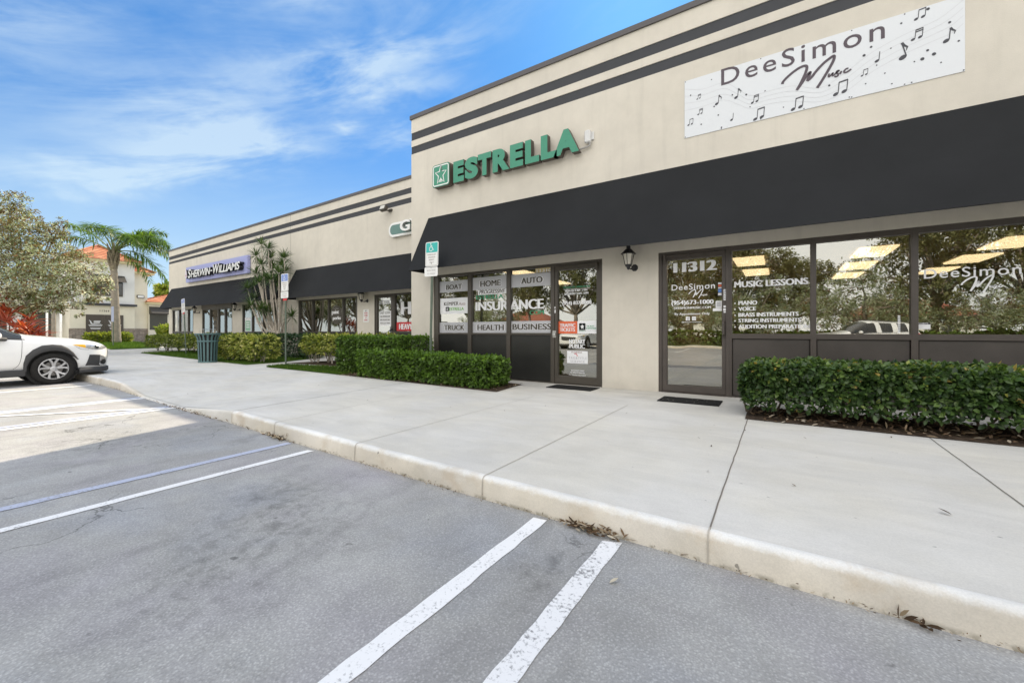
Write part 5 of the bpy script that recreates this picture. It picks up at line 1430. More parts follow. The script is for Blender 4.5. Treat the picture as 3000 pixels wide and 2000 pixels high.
def make_car(loc, label):
    car = thing('parked_car', label, 'car', (0, 0, 0))
    # stations from nose to tail: y, bottom z, lower half-width, flank half-width, flank z, edge (x, z), upper (x, z), crown z
    ST = ((.965, .34, .30, .34, .55, .33, .66, .20, .70, .72), (.93, .27, .50, .55, .58, .53, .74, .30, .785, .80), (.86, .24, .66, .71, .62, .69, .785, .42, .845, .862), (.74, .23, .76, .80, .68, .775, .825, .50, .90, .915),
          (.56, .22, .82, .86, .75, .83, .865, .54, .945, .96), (.30, .22, .845, .895, .80, .85, .905, .58, .985, 1.0), (0, .22, .85, .905, .84, .86, .93, .60, 1.01, 1.035), (-.25, .22, .85, .905, .86, .865, .955, .63, 1.04, 1.075),
          (-.42, .22, .85, .90, .87, .865, .972, .80, 1.035, 1.10), (-.72, .22, .85, .895, .87, .862, .985, .735, 1.21, 1.275), (-1.0, .22, .85, .895, .87, .86, .995, .675, 1.375, 1.435), (-1.28, .22, .85, .895, .87, .86, 1.0, .625, 1.49, 1.55),
          (-1.46, .22, .85, .895, .87, .86, 1.0, .615, 1.515, 1.585), (-1.54, .22, .85, .895, .87, .86, 1.002, .613, 1.52, 1.59), (-2.30, .22, .85, .895, .88, .86, 1.01, .60, 1.525, 1.60), (-2.38, .22, .85, .895, .88, .86, 1.012, .60, 1.525, 1.60),
          (-2.95, .22, .85, .90, .89, .855, 1.04, .59, 1.49, 1.565), (-3.10, .24, .85, .895, .90, .845, 1.06, .59, 1.46, 1.545), (-3.32, .27, .83, .87, .92, .80, 1.08, .60, 1.34, 1.42), (-3.48, .30, .78, .83, .93, .76, 1.0, .55, 1.10, 1.14), (-3.55, .36, .66, .74, .80, .68, .92, .45, .97, .985))
    verts, faces, fm = [], [], []
    for y, zb, wl, ws, zs, xe, ze, xg, zg, zc in ST:
        half = [(0, zb), (wl * .8, zb), (wl, zb + .09), (ws, (zb + zs) * .5 + .03), (ws * .992, zs), (xe, ze), ((xe * .5 + xg * .5) + .012, ze * .5 + zg * .5 + .004), (xg, zg), (xg * .55, zg * .3 + zc * .7), (0, zc)]
        ringp = [(x, y, z) for x, z in half] + [(-x, y, z) for x, z in half[-2:0:-1]]
        verts += ringp
    n = 18
    def cls(i, j):
        """1 where the shell is glass."""
        a, b_ = ST[i][0], ST[i + 1][0]
        side = j in (5, 6) or j in (11, 12)
        if side and -.42 >= a and b_ >= -2.95 and not (a == -1.46 or a == -2.30): return 1
        if j in (7, 8, 9, 10) and a <= -.42 and b_ >= -1.28: return 2
        if j in (7, 8, 9, 10) and a <= -3.10 and b_ >= -3.48: return 3
        return 0
    for i in range(len(ST) - 1):
        for j in range(n):
            k = (j + 1) % n
            faces.append((i * n + j, (i + 1) * n + j, (i + 1) * n + k, i * n + k)); fm.append(cls(i, j))
    faces.append(tuple(range(n))); fm.append(0)
    faces.append(tuple((len(ST) - 1) * n + j for j in range(n))[::-1]); fm.append(0)
    me = bpy.data.meshes.new('shell'); me.from_pydata(verts, [], faces)
    for m_ in (M_PAINT, M_TINT, M_TINT, M_TINT): me.materials.append(m_)
    me.polygons.foreach_set('material_index', fm); me.update()
    sh = bpy.data.objects.new('shell', me); C.objects.link(sh)
    sd = sh.modifiers.new('s', 'SUBSURF'); sd.levels = sd.render_levels = 2
    cut = MB()
    for y in (0, -2.665):
        cut.lathe([(.385, -1.2), (.385, -.62)], 40, M=Matrix.Translation((0, y, .345)), axis='X'); cut.lathe([(.385, .62), (.385, 1.2)], 40, M=Matrix.Translation((0, y, .345)), axis='X')
    co_ = cut.build('cutter', M_DARKM)
    bo = sh.modifiers.new('b', 'BOOLEAN'); bo.object = co_; bo.operation = 'DIFFERENCE'; bo.solver = 'EXACT'
    ev = sh.evaluated_get(bpy.context.evaluated_depsgraph_get()); em = ev.to_mesh()
    V = [v_.co.copy() for v_ in em.vertices]; PL = [(tuple(p.vertices), p.material_index) for p in em.polygons]
    ev.to_mesh_clear()
    for o in (sh, co_): bpy.data.objects.remove(o)
    # split into body and each pane
    def part(name, polys, m_, zshift=0):
        idx = {}; vs = []; fs = []
        for p in polys:
            f = []
            for i in p:
                if i not in idx: idx[i] = len(vs); vs.append(tuple(V[i]))
                f.append(idx[i])
            fs.append(tuple(f))
        return MB().add(vs, fs).build(name, m_, car, True)
    bodyp = [p for p, k in PL if k not in (1, 2, 3)]
    bd = part('body', bodyp, M_PAINT)
    for k, name in ((2, 'windscreen'), (3, 'rear_window')): part(name, [p for p, q in PL if q == k], M_TINT)
    for sg_ in (1, -1):
        sp_ = [p for p, q in PL if q == 1 and V[p[0]].x * sg_ > 0]
        for lo, hi in ((-1.47, 0), (-2.31, -1.5), (-3.2, -2.37)):
            g_ = [p for p in sp_ if lo <= sum(V[i].y for i in p) / len(p) < hi]
            if g_: part('side_window', g_, M_TINT)
    bv = BVHTree.FromPolygons(V, [p for p, _ in PL])
    def patch(mb, top, bot, off, mi=0, rows=4, sub=4):
        """Sheet between two edges, laid on the body surface."""
        T, Bt = smooth_pts(top, sub), smooth_pts(bot, sub); vs = []
        for a, b_ in zip(T, Bt):
            for r_ in range(rows + 1):
                q = a.lerp(b_, r_ / rows); hit = bv.find_nearest(q); vs.append(hit[0] + hit[1] * off)
        w_ = rows + 1
        mb.add(vs, [(i * w_ + j, i * w_ + j + 1, (i + 1) * w_ + j + 1, (i + 1) * w_ + j) for i in range(len(T) - 1) for j in range(rows)], mi)
    def seam(mb, pts, wd, off=.002, mi=0):
        pts = smooth_pts(pts, 5); vs = []
        for i, p in enumerate(pts):
            h = bv.find_nearest(p); t_ = (pts[min(i + 1, len(pts) - 1)] - pts[max(i - 1, 0)]).normalized(); s_ = h[1].cross(t_).normalized() * wd / 2
            vs += [h[0] + h[1] * off + s_, h[0] + h[1] * off - s_]
        mb.add(vs, [(2 * i, 2 * i + 1, 2 * i + 3, 2 * i + 2) for i in range(len(pts) - 1)], mi)
    for sg_ in (1, -1):
        s = lambda *P_: [(x * sg_, y, z) for x, y, z in P_]
        hl = MB()
        patch(hl, s((.89, .29, .868), (.88, .40, .866), (.86, .50, .862)), s((.90, .295, .860), (.90, .40, .815), (.88, .50, .775)), .006, 1)
        patch(hl, s((.86, .502, .862), (.80, .64, .845), (.70, .76, .815), (.56, .86, .785)), s((.88, .502, .775), (.83, .63, .735), (.72, .76, .725), (.56, .88, .752)), .006, 0)
        L_ = hl.build('headlight', [M_LAMP, M_AMBER], car, True)
        pr = MB(); h_ = bv.find_nearest(Vector((.78 * sg_, .68, .785)))
        pr.disc(0, 0, .042, 0, 0, 16, M=Matrix.Translation(h_[0] + h_[1] * .011) @ h_[1].to_track_quat('Z', 'Y').to_matrix().to_4x4()); pr.build('projector', M_TINT, L_)
        tl = MB(); patch(tl, s((.80, -3.38, .98), (.86, -3.25, 1.0), (.89, -3.10, 1.0)), s((.80, -3.42, .84), (.87, -3.25, .86), (.90, -3.12, .92)), .006); tl.build('tail_light', M_RLAMP, car, True)
        fg = MB(); patch(fg, s((.88, .565, .615), (.84, .66, .612), (.78, .75, .60)), s((.88, .50, .35), (.84, .62, .345), (.76, .76, .34)), .007)
        fgo = fg.build('bumper_insert', M_CLAD, car, True)
        ch = MB(); patch(ch, s((.79, .735, .585), (.74, .79, .575), (.66, .85, .50)), s((.79, .74, .37), (.72, .82, .345), (.62, .90, .345)), .012); ch.build('fog_surround', M_ALLOY, fgo, True)
        h_ = bv.find_nearest(Vector((.74 * sg_, .80, .44)))
        MB().disc(0, 0, .062, 0, 0, 20, M=Matrix.Translation(h_[0] + h_[1] * .020) @ h_[1].to_track_quat('Z', 'Y').to_matrix().to_4x4()).build('fog_lamp', M_DARKM, fgo)
        # arch cladding, sill strip
        for y0, fl_ in ((0, 1), (-2.665, -1)):
            O_ = [(-.43, .30), (-.425, .48), (-.395, .64), (-.30, .76), (-.17, .845), (-.02, .862), (.115, .845), (.21, .785), (.30, .68), (.372, .535)]
            I_ = [(.384 * math.cos(a_), .345 + .384 * math.sin(a_)) for a_ in [R(187 - 17.3 * i) for i in range(10)]]
            I_[0] = (-.382, .30); I_[-1] = (.365, .515); vs = []
            for (oy, oz), (iy, iz) in zip(O_, I_):
                for y, z, x in ((oy, oz, .885), (oy * .985, oz - .006, .921), (iy * 1.03, iz + .008, .925), (iy, iz, .915), (iy, iz, .76)): vs.append((x * sg_, y0 + y * fl_, z))
            MB().add(vs, [(i * 5 + j, i * 5 + j + 1, (i + 1) * 5 + j + 1, (i + 1) * 5 + j) for i in range(9) for j in range(4)]).build('wheel_arch', M_CLAD, car, True)
        MB().cbox(min(.80 * sg_, .915 * sg_), max(.80 * sg_, .915 * sg_), -2.27, -.39, .205, .345, .018).build('sill_strip', M_CLAD, car)
        ln = MB()
        seam(ln, s((.9, -.44, .965), (.91, -.445, .80), (.9, -.455, .60), (.9, -.49, .44), (.89, -.56, .345)), .007)
        for y in (-1.50, ): seam(ln, s((.9, y, 1.0), (.91, y, .80), (.9, y, .60), (.89, y, .35)), .007)
        seam(ln, s((.9, -2.36, 1.0), (.91, -2.36, .84), (.9, -2.20, .70), (.89, -2.16, .36)), .007)
        seam(ln, s((.86, -.36, .975), (.83, 0, .955), (.80, .35, .92), (.76, .62, .868)), .006)
        seam(ln, s((.895, .32, .83), (.895, .38, .78), (.885, .44, .745), (.87, .56, .735)), .006)
        ln.build('panel_gap', mat('panel_gap', (.10, .10, .10), .8, .2), car)
        seam_ = MB(); seam(seam_, s((.86, -.40, .985), (.86, -.9, .996), (.86, -1.6, 1.004), (.86, -2.5, 1.02), (.85, -2.95, 1.045)), .022, .004); seam(seam_, s((.80, -.43, 1.04), (.745, -.72, 1.205), (.69, -1.0, 1.365), (.63, -1.28, 1.485)), .028, .004); seam_.build('window_trim', M_CLAD, car)
        for y in (-1.33, -2.2):
            MB().tube([(.895 * sg_, y, .90), (.925 * sg_, y + .03, .905), (.925 * sg_, y + .15, .905), (.895 * sg_, y + .18, .90)], .014, 8).build('door_handle', M_PAINT, car, True)
        TM = Matrix.Translation((1.0 * sg_, -.80, 1.055)) @ Matrix.Diagonal((.115, .085, .085, 1))
        mm = MB(); mm.lathe([(.05, -1), (.55, -.82), (.92, -.4), (1, 0), (.92, .45), (.55, .85), (.05, 1)], 14, M=TM); mo = mm.build('wing_mirror', M_PAINT, car, True)
        MB().tube([(.86 * sg_, -.66, .985), (.95 * sg_, -.76, 1.0)], [.04, .045], 8).cbox(min(.90 * sg_, 1.09 * sg_), max(.90 * sg_, 1.09 * sg_), -.87, -.73, .962, 1.0, .012).build('mirror_base', M_CLAD, mo)
        for y in (0, -2.665):
            wt = MB(); X = Matrix.Translation((.795 * sg_, y, .338)) @ Matrix.Diagonal((sg_, 1, 1, 1))
            wt.lathe([(.228, -.11), (.30, -.115), (.327, -.10), (.338, -.07), (.338, .07), (.327, .10), (.30, .115), (.245, .113), (.228, .10)], 48, M=X, cap=False, axis='X'); wh = wt.build('wheel', M_TYRE, car, True)
            rm = MB(); rm.lathe([(.229, .10), (.226, .112), (.212, .113), (.203, .095), (.20, .02), (.20, -.09)], 48, M=X, cap=False, axis='X')
            rm.lathe([(.060, .095), (.055, .104), (.028, .107), (.026, .101)], 20, M=X, axis='X')
            for k in range(5):
                for d_ in (-1, 1):
                    a0, a1 = R(72 * k + 18 + d_ * 7), R(72 * k + 18 + d_ * 17); w0, w1 = .022, .026; rr_ = []
                    for r_, a_, w_, dp in ((.030, a0, w0, .096), (.10, a0, w0, .099), (.16, (a0 + a1) / 2, w0 * .95, .103), (.208, a1, w1, .106)):
                        c_ = Vector((0, r_ * math.cos(a_), r_ * math.sin(a_))); t_ = Vector((0, -math.sin(a_), math.cos(a_))) * w_
                        rr_.append([c_ - t_ + Vector((dp - .03, 0, 0)), c_ - t_ * .8 + Vector((dp, 0, 0)), c_ + t_ * .8 + Vector((dp, 0, 0)), c_ + t_ + Vector((dp - .03, 0, 0))])
                    rm.loft(rr_, M=X)
            rm.build('rim', M_ALLOY, wh)
            bk = MB(); bk.lathe([(.199, -.02), (.199, -.03)], 32, M=X, axis='X'); bk.lathe([(.15, .015), (.15, 0)], 32, 1, M=X, axis='X'); bk.build('brake_disc', [M_DARKM, mat('worn_steel', (.22, .21, .20), .4, .5, metal=.6)], wh)
        MB().lathe([(.40, .60), (.40, .78)], 24, M=Matrix.Translation((0, 0, .345)) @ Matrix.Diagonal((sg_, 1, 1, 1)), axis='X').build('wheel_well', M_DARKM, car)
    # lower fascia, grille, rear bumper
    pl = [(.885, .38), (.87, .58), (.80, .76), (.64, .89), (.34, .975), (0, .995)]; pl = pl + [(-x, y) for x, y in pl[-2::-1]]
    inn = [(x * .9, y - .10) for x, y in pl]
    lp = MB(); n_ = len(pl)
    rings = [[(x, y, .215) for x, y in pl], [(x * 1.012, y + .012, .24) for x, y in pl], [(x * 1.008, y + .008, .315) for x, y in pl], [(x, y, .335) for x, y in inn], [(x, y, .225) for x, y in inn]]
    lp.loft(rings + [rings[0]], 0, False, False); lp.build('front_lip', M_CLAD, car, True)
    gr = MB(); patch(gr, [(-.44, .91, .74), (-.2, .96, .745), (0, .97, .748), (.2, .96, .745), (.44, .91, .74)], [(-.40, .92, .54), (-.2, .97, .52), (0, .98, .52), (.2, .97, .52), (.40, .92, .54)], .008); gr.build('grille', M_CLAD, car, True)
    MB().cbox(-.80, .80, -3.60, -3.36, .30, .52, .05).build('rear_bumper', M_CLAD, car)
    MB().cbox(-.26, .26, -3.535, -3.50, .74, .86, .005).build('number_plate', M_SW, car)
    for sg_ in (-1, 1): MB().tube([(.60 * sg_, -1.5, 1.575), (.60 * sg_, -1.55, 1.615), (.585 * sg_, -2.8, 1.60), (.585 * sg_, -2.86, 1.555)], .018, 8).build('roof_rail', M_CLAD, car)
    car.location = loc
    return car

car = make_car((-14.055, 2.03, 0), 'white crossover car with dark wheel arches, parked nose to the kerb at the left edge')
dup(car, (-11.2, -10.6, 0), (0, 0, R(0)), 'white crossover car in the opposite bay, mirrored in the insurance door glass')
dup(car, (2.3, -12.6, 0), (0, 0, R(66)), 'white crossover car crossing the far lane, mirrored in the middle music shop window', (1.0, 1.0, 1.06))
dup(car, (-29, -5.0, 0), (0, 0, R(0)), 'white crossover car beyond the left edge, mirrored in the round sticker window')

# ------------------------------------------------------------------ litter bin
bx_, by_ = -15.40, 5.72
t = thing('litter_bin', 'dark green slatted metal litter bin standing on the pavement edge', 'bin', (bx_, by_, .15))
M_BIN = mat('bin_green', (.085, .155, .16), .45, .45, var=.12, vscale=6)
TB = Matrix.Translation((bx_, by_, .15))
def binr(z): return .245 + .035 * z / .8 + (.075 * max(0, (z - .74) / .16) ** 1.6)
s_ = MB()
for k in range(17):
    a_ = 2 * math.pi * k / 17; rg = []
    for z in (.03, .25, .5, .72, .80, .86, .90):
        r_ = binr(z); w_ = .0245
        ca, sa_ = math.cos(a_), math.sin(a_); tx, ty = -sa_ * w_, ca * w_
        rg.append([(ca * r_ + tx, sa_ * r_ + ty, z), (ca * r_ - tx, sa_ * r_ - ty, z), (ca * (r_ - .008) - tx, sa_ * (r_ - .008) - ty, z), (ca * (r_ - .008) + tx, sa_ * (r_ - .008) + ty, z)])
    s_.loft(rg, M=TB)
s_.build('slats', M_BIN, t)
s_ = MB()
for z, h in ((.0, .05), (.66, .045)):
    s_ = MB(); r_ = binr(z + h / 2) + .004; s_.lathe([(r_, z), (r_ + .006, z + h * .2), (r_ + .006, z + h * .8), (r_, z + h), (r_ - .012, z + h), (r_ - .012, z)], 36, M=TB, cap=False); s_.build('hoop', M_BIN, t, True)
s_ = MB(); s_.lathe([(.325, .895), (.345, .90), (.350, .915), (.340, .93), (.300, .93), (.29, .915)], 36, M=TB, cap=False)
s_.build('rim', M_BIN, t, True)
MB().lathe([(.20, .03), (.225, .05), (.245, .70), (.27, .88), (.24, .88), (.22, .70)], 28, M=TB).build('liner', mat('black_liner', (.018, .018, .018), .6, .3), t, True)
s_ = MB()
for sx_ in (-.13, .13): s_.tube([(bx_ + sx_, by_ - .16, 1.07), (bx_ + sx_ * 1.05, by_ - .17, 1.21), (bx_ + sx_ * 1.05, by_ + .17, 1.21), (bx_ + sx_, by_ + .16, 1.07)], .008, 6)
s_.tube([(bx_ - .13, by_ - .17, 1.21), (bx_ + .13, by_ - .17, 1.21)], .008, 6)
s_.build('handle', M_CHROME, t)

# ------------------------------------------------------------------ parking signs
M_POST = mat('green_channel_post', (.105, .135, .10), .5, .4, var=.15, vscale=9)
M_TEAL = mat('teal_sign_sheeting', (.05, .50, .46), .4, .4); M_TEAL2 = mat('teal_sign_stripe', (.035, .40, .37), .4, .4)
M_SBL = mat('blue_sign_sheeting', (.24, .34, .66), .4, .4); M_SBL2 = mat('blue_sign_stripe', (.20, .28, .58), .4, .4)
M_SBL3 = mat('lilac_sign_sheeting', (.42, .46, .68), .4, .4)
def isa(mb, cx_, cz_, s, d, mi):
    """Wheelchair user emblem of height s."""
    mb.disc(cx_ - .06 * s, cz_ + .42 * s, .075 * s, d, mi, 10)
    mb.ribbon([(cx_ - .05 * s, cz_ + .34 * s), (cx_ - .02 * s, cz_ + .02 * s), (cx_ + .20 * s, cz_ + .0 * s), (cx_ + .32 * s, cz_ - .30 * s), (cx_ + .42 * s, cz_ - .26 * s)], .09 * s, d, mi)
    mb.ribbon([(cx_ - .04 * s, cz_ + .19 * s), (cx_ + .18 * s, cz_ + .19 * s)], .07 * s, d + .0003, mi)
    mb.ribbon([(cx_ - .02 * s + .25 * s * math.cos(R(a_)), cz_ - .18 * s + .25 * s * math.sin(R(a_))) for a_ in range(110, 350, 12)], .075 * s, d + .0006, mi)
def parking_sign(label, x, y, z0, tilt, w_, zt, zm, z2, panel, stripe, base, fine='$250 FINE', red=False):
    """Channel post with a tall accessible-parking plate and a small plate under it; heights above the ground."""
    tt = thing('parking_sign', label, 'sign', (0, 0, 0), 'accessible parking signs on posts')
    p = MB(); p.prism([(-.030, 0), (-.022, .002), (-.016, .028), (.016, .028), (.022, .002), (.030, 0), (.026, -.004), (-.026, -.004)], -.15, zt - .05, M=Matrix(((1, 0, 0, 0), (0, 1, 0, .012), (0, 0, 1, 0), (0, 0, 0, 1))))
    p.build('post', M_POST, tt)
    FP = Matrix(((1, 0, 0, 0), (0, 0, -1, 0), (0, 1, 0, 0), (0, 0, 0, 1)))
    h = w_ / 2
    a = MB(FP); a.prism(rrect(-h, h, zm, zt, .035), .0, .004, 0); pl_ = a.build('plate', M_SW, tt)
    b_ = MB(FP); top = zt - (zt - zm) * .43
    b_.add([(*q, .0052) for q in rrect(-h + .018, h - .018, top, zt - .018, .02)], [tuple(range(24))], 0)
    for i in range(9):
        z = top + (zt - .03 - top) * (i + .5) / 9; b_.ribbon([(-h + .022, z), (h - .022, z)], .010, .0056, 1)
    isa(b_, -.02, (top + zt) / 2 - .005, (zt - top) * .80, .0062, 2)
    b_.ribbon([(-h + .02, top), (-h + .02, zm + .03), (-h + .03, zm + .02), (h - .03, zm + .02), (h - .02, zm + .03), (h - .02, top)], .005, .0054, 3)
    hh = (top - zm)
    for i, txt in enumerate(('PARKING BY', 'DISABLED', 'PERMIT', 'ONLY')):
        ww = (.66, .56, .42, .32)[i] * h; z = top - hh * (.20 + .185 * i)
        b_.text(txt, -ww, ww, z, z + hh * .085, .0056, 3, spread=.03)
    for z in (zt - .035, zm + .06): b_.disc(.0, z, .009, .0075, 4, 8)
    b_.build('face', [panel, stripe, M_SW, mat('sign_brown_ink', (.20, .13, .11), .6, .3), M_BLACK], pl_)
    a = MB(FP); a.prism(rrect(-h * 1.03 - .012, h * 1.03 - .012, z2, zm - .012, .03), .0, .004, 0); pl2 = a.build('plate', M_SW, tt)
    b_ = MB(FP); zc = (z2 + zm - .012) / 2; q = (zm - z2)
    b_.text(fine, -h * .72, h * .62, zc + q * .04, zc + q * .20, .0056, 0, spread=.03); b_.text('F.S. 318.18', -h * .60, h * .50, zc - q * .26, zc - q * .12, .0056, 1 if red else 0, spread=.03)
    b_.ribbon([(-h + .03, zm - .03), (h - .05, zm - .03)], .004, .0056, 0); b_.disc(-.01, zm - .03, .008, .007, 2, 8)
    b_.build('face', [mat('sign_grey_ink', (.40, .37, .36), .6, .3), mat('sign_red_ink', (.45, .14, .12), .6, .3), M_BLACK], pl2)
    if red: MB(FP).box(-h * .5, h * .6, z2 - .07, z2 - .012, .0, .003).build('sticker', M_VRED, tt)
    tt.location = (x, y, z0); tt.rotation_euler = (0, tilt, 0)
    return tt
parking_sign('teal accessible parking sign leaning slightly behind the low hedge, nearest of the three', -6.078, 6.2, .15, R(1.6), .360, 2.846, 2.34, 2.135, M_TEAL, M_TEAL2, None)
parking_sign('blue accessible parking sign standing upright by the leggy shrubs', -11.93, 6.34, .15, R(-.4), .385, 2.66, 2.15, 1.955, M_SBL, M_SBL2, None, red=True)
parking_sign('pale lilac accessible parking sign leaning left near the litter bin, farthest of the three', -21.42, 7.13, .15, R(-6.5), .37, 2.42, 1.98, 1.83, M_SBL3, M_SBL2, None, red=True)
t = thing('road_sign', 'dark post with a sign plate seen nearly edge on, before the palm trunk', 'sign', (-35.5, 8.03, .15))
MB().box(-35.54, -35.46, 8.01, 8.05, .1, 2.75).build('post', M_POST, t)
MB().cbox(-35.75, -35.25, 7.99, 8.006, 1.75, 2.72, .003).build('plate', mat('grey_blue_plate', (.30, .34, .46), .5, .4), t)
# ------------------------------------------------------------------ tiled building at the end of the path
def tile_mat():
    m = bpy.data.materials.new('clay_tiles'); m.use_nodes = True
    q = Nodes(m.node_tree); b = q.n['Principled BSDF']
    o = q.new('ShaderNodeTexCoord').outputs['Object']; x, y, z = q.sep(o)[:3]
    u = q.m('MULTIPLY', q.m('ADD', x, y), 2.3); v_ = q.m('MULTIPLY', z, 4.2)
    col = q.m('ABSOLUTE', q.m('SINE', q.m('MULTIPLY', u, 3.1416)))
    row = q.m('FRACT', v_)
    h = q.m('ADD', q.m('MULTIPLY', col, .7), q.m('MULTIPLY', row, -.5))
    rn = q.noise(q.comb(q.m('FLOOR', u), q.m('FLOOR', v_), 0), 3.7, 1, .5)
    c = q.ramp(rn, ((.3, (.30, .085, .035)), (.5, (.43, .145, .06)), (.7, (.55, .26, .14))))
    f = q.m('MULTIPLY', q.map(col, 0, .5, .45, 1), q.map(row, 0, .12, .5, 1))
    q.put(b.inputs['Base Color'], q.mix(1.0, c, q.comb(f, f, f), 'MULTIPLY'))
    b.inputs['Roughness'].default_value = .75
    bn = q.new('ShaderNodeBump'); bn.inputs['Strength'].default_value = .8; bn.inputs['Distance'].default_value = .06
    q.put(bn.inputs['Height'], h); q.l.new(bn.outputs[0], b.inputs['Normal'])
    return m
def stone_mat():
    m = bpy.data.materials.new('ledge_stone'); m.use_nodes = True
    q = Nodes(m.node_tree); b = q.n['Principled BSDF']
    o = q.new('ShaderNodeTexCoord').outputs['Object']; x, y, z = q.sep(o)[:3]
    br = q.new('ShaderNodeTexBrick'); q.put(br.inputs['Vector'], q.comb(q.m('ADD', x, y), z, 0))
    br.inputs['Color1'].default_value = (.30, .245, .20, 1); br.inputs['Color2'].default_value = (.42, .36, .31, 1); br.inputs['Mortar'].default_value = (.12, .10, .085, 1)
    br.inputs['Scale'].default_value = 1.6; br.inputs['Mortar Size'].default_value = .012; br.inputs['Row Height'].default_value = .16; br.inputs['Brick Width'].default_value = .62; br.inputs['Bias'].default_value = -.1
    f = q.map(q.noise(o, 3, 5, .7), .3, .7, .65, 1.25)
    q.put(b.inputs['Base Color'], q.mix(1.0, br.outputs[0], q.comb(f, f, f), 'MULTIPLY')); b.inputs['Roughness'].default_value = .9
    return m
M_TILE = tile_mat(); M_STONE = stone_mat()
M_CREAM = mat('cream_stucco', (.76, .71, .58), .9, .2, var=.05, vscale=.7); M_PALEW = mat('pale_grey_stucco', (.80, .79, .76), .9, .2, var=.05, vscale=.7)
M_BRDOOR = mat('brown_double_door', (.085, .070, .058), .5, .4); M_FASC = mat('cream_fascia', (.66, .56, .33), .8, .3)
M_DGLASS = mat('dark_window_glass', (.05, .055, .05), .08, .7); M_AWN2 = mat('bronze_awning', (.06, .055, .05), .6, .4)
XF = -52.0
B3 = thing('tiled_building', 'cream two storey building with orange tiled roofs and numbers over its brown doors', 'building', (XF, 11, 0))
w = MB(); w.box(XF - 4.4, XF, 8.96, 13.28, 0, 3.5, 0); w.box(XF - 4.4, XF - .04, 9.0, 13.28, 3.5, 7.5, 1); w.box(XF - 5, XF - .6, 13.285, 14.4, 0, 6.75, 0); w.box(XF - 9, XF - .35, 14.405, 24, 0, 3.9, 0)
w.box(XF - 10, XF - 2.6, 1.0, 8.955, 0, 4.6, 1); w.box(XF - 12, XF - 4.41, 8.96, 24, 0, 3.4, 1)
w.build('wall', [M_CREAM, M_PALEW], B3)
for a in ((XF + .002, XF + .07, 8.90, 9.93), (XF + .002, XF + .07, 12.48, 13.30), (XF - .595, XF - .53, 13.31, 14.42)): MB().box(*a, 0, 1.40).build('stone_base', M_STONE, B3)
MB().box(XF + .002, XF + .28, 9.35, 13.40, 3.50, 3.70).build('ledge', M_BAND, B3)
def hip(x0, x1, y0, y1, ze, za, o_=.5):
    x0, x1, y0, y1 = x0 - o_, x1 + o_, y0 - o_, y1 + o_; cx_, cy_ = (x0 + x1) / 2, (y0 + y1) / 2; k = min(x1 - x0, y1 - y0) / 2
    if x1 - x0 > y1 - y0: a, b_ = (x0 + k, cy_, za), (x1 - k, cy_, za)
    else: a, b_ = (cx_, y0 + k, za), (cx_, y1 - k, za)
    r_ = MB()
    v_ = [(x0, y0, ze), (x1, y0, ze), (x1, y1, ze), (x0, y1, ze), a, b_]
    r_.add(v_, [(0, 1, 5, 4), (1, 2, 5), (2, 3, 4, 5), (3, 0, 4)] if x1 - x0 > y1 - y0 else [(0, 1, 4), (1, 2, 5, 4), (2, 3, 5), (3, 0, 4, 5)])
    rf = r_.build('roof', M_TILE, B3)
    MB().box(x0 + .06, x1 - .06, y0 + .06, y1 - .06, ze - .22, ze - .01).build('fascia', M_FASC, rf)
    c = MB()
    for p0 in v_[:4]:
        q = min((a, b_), key=lambda e_: (Vector(e_) - Vector(p0)).length); c.tube([(p0[0], p0[1], p0[2] + .03), (q[0], q[1], q[2] + .03)], .09, 6)
    c.tube([(a[0], a[1], a[2] + .03), (b_[0] + .01, b_[1], b_[2] + .03)], .09, 6); c.build('ridge_tiles', M_TILE, rf)
hip(XF - 4.4, XF, 9.0, 13.28, 7.72, 9.25); hip(XF - 6, XF - .6, 12.5, 14.4, 6.95, 7.75); hip(XF - 9, XF - .35, 14.5, 24, 4.05, 5.6, .35)
f = MB(); f.box(XF - .038, XF + .04, 10.25, 12.42, 4.40, 6.02); wn = f.build('window', M_BRNZ, B3)
g_ = MB()
for a, b_ in ((10.33, 11.33), (11.40, 12.34)):
    for c, d_ in ((4.48, 5.18), (5.24, 5.94)): g_.box(XF + .041, XF + .047, a, b_, c, d_)
g_.build('panes', M_DGLASS, wn)
MB().prism([(XF, 6.35), (XF + .75, 5.72), (XF + .72, 5.70), (XF, 6.28)], 10.1, 12.55, M=Matrix(((1, 0, 0, 0), (0, 0, 1, 0), (0, 1, 0, 0), (0, 0, 0, 1)))).build('awning', M_AWN2, B3)
d_ = MB(); d_.box(XF + .004, XF + .05, 9.95, 11.19, .1, 2.66); d_.box(XF + .004, XF + .05, 11.21, 12.46, .1, 2.66); dd = d_.build('double_door', M_BRDOOR, B3)
FX = Matrix(((0, 0, 1, XF), (1, 0, 0, 0), (0, 1, 0, 0), (0, 0, 0, 1)))
l_ = MB(FX)
for y0 in (10.05, 11.33):
    for i, (z, w_, h) in enumerate(((2.05, .45, .05), (1.97, .42, .05), (1.89, .40, .05), (1.70, .92, .035), (1.62, .82, .045), (1.42, .70, .05), (1.34, .62, .045))):
        x_ = y0 + (.40 if i < 3 else .06 + (.92 - w_) / 2); l_.add([(x_, z, .054), (x_ + w_, z, .054), (x_ + w_, z + h, .054), (x_, z + h, .054)], [(0, 1, 2, 3)])
    l_.ribbon([(y0 + .10, 2.15), (y0 + .20, 2.05), (y0 + .24, 1.85), (y0 + .44, 1.80), (y0 + .9, 1.81)], [.03, .07, .09, .05, .015], .0545)
l_.build('lettering', M_VW, dd)
MB(FX).text('11264', 10.86, 11.48, 2.93, 3.10, .004, 0, spread=.06, space=1.4).build('house_number', M_VDK, B3)
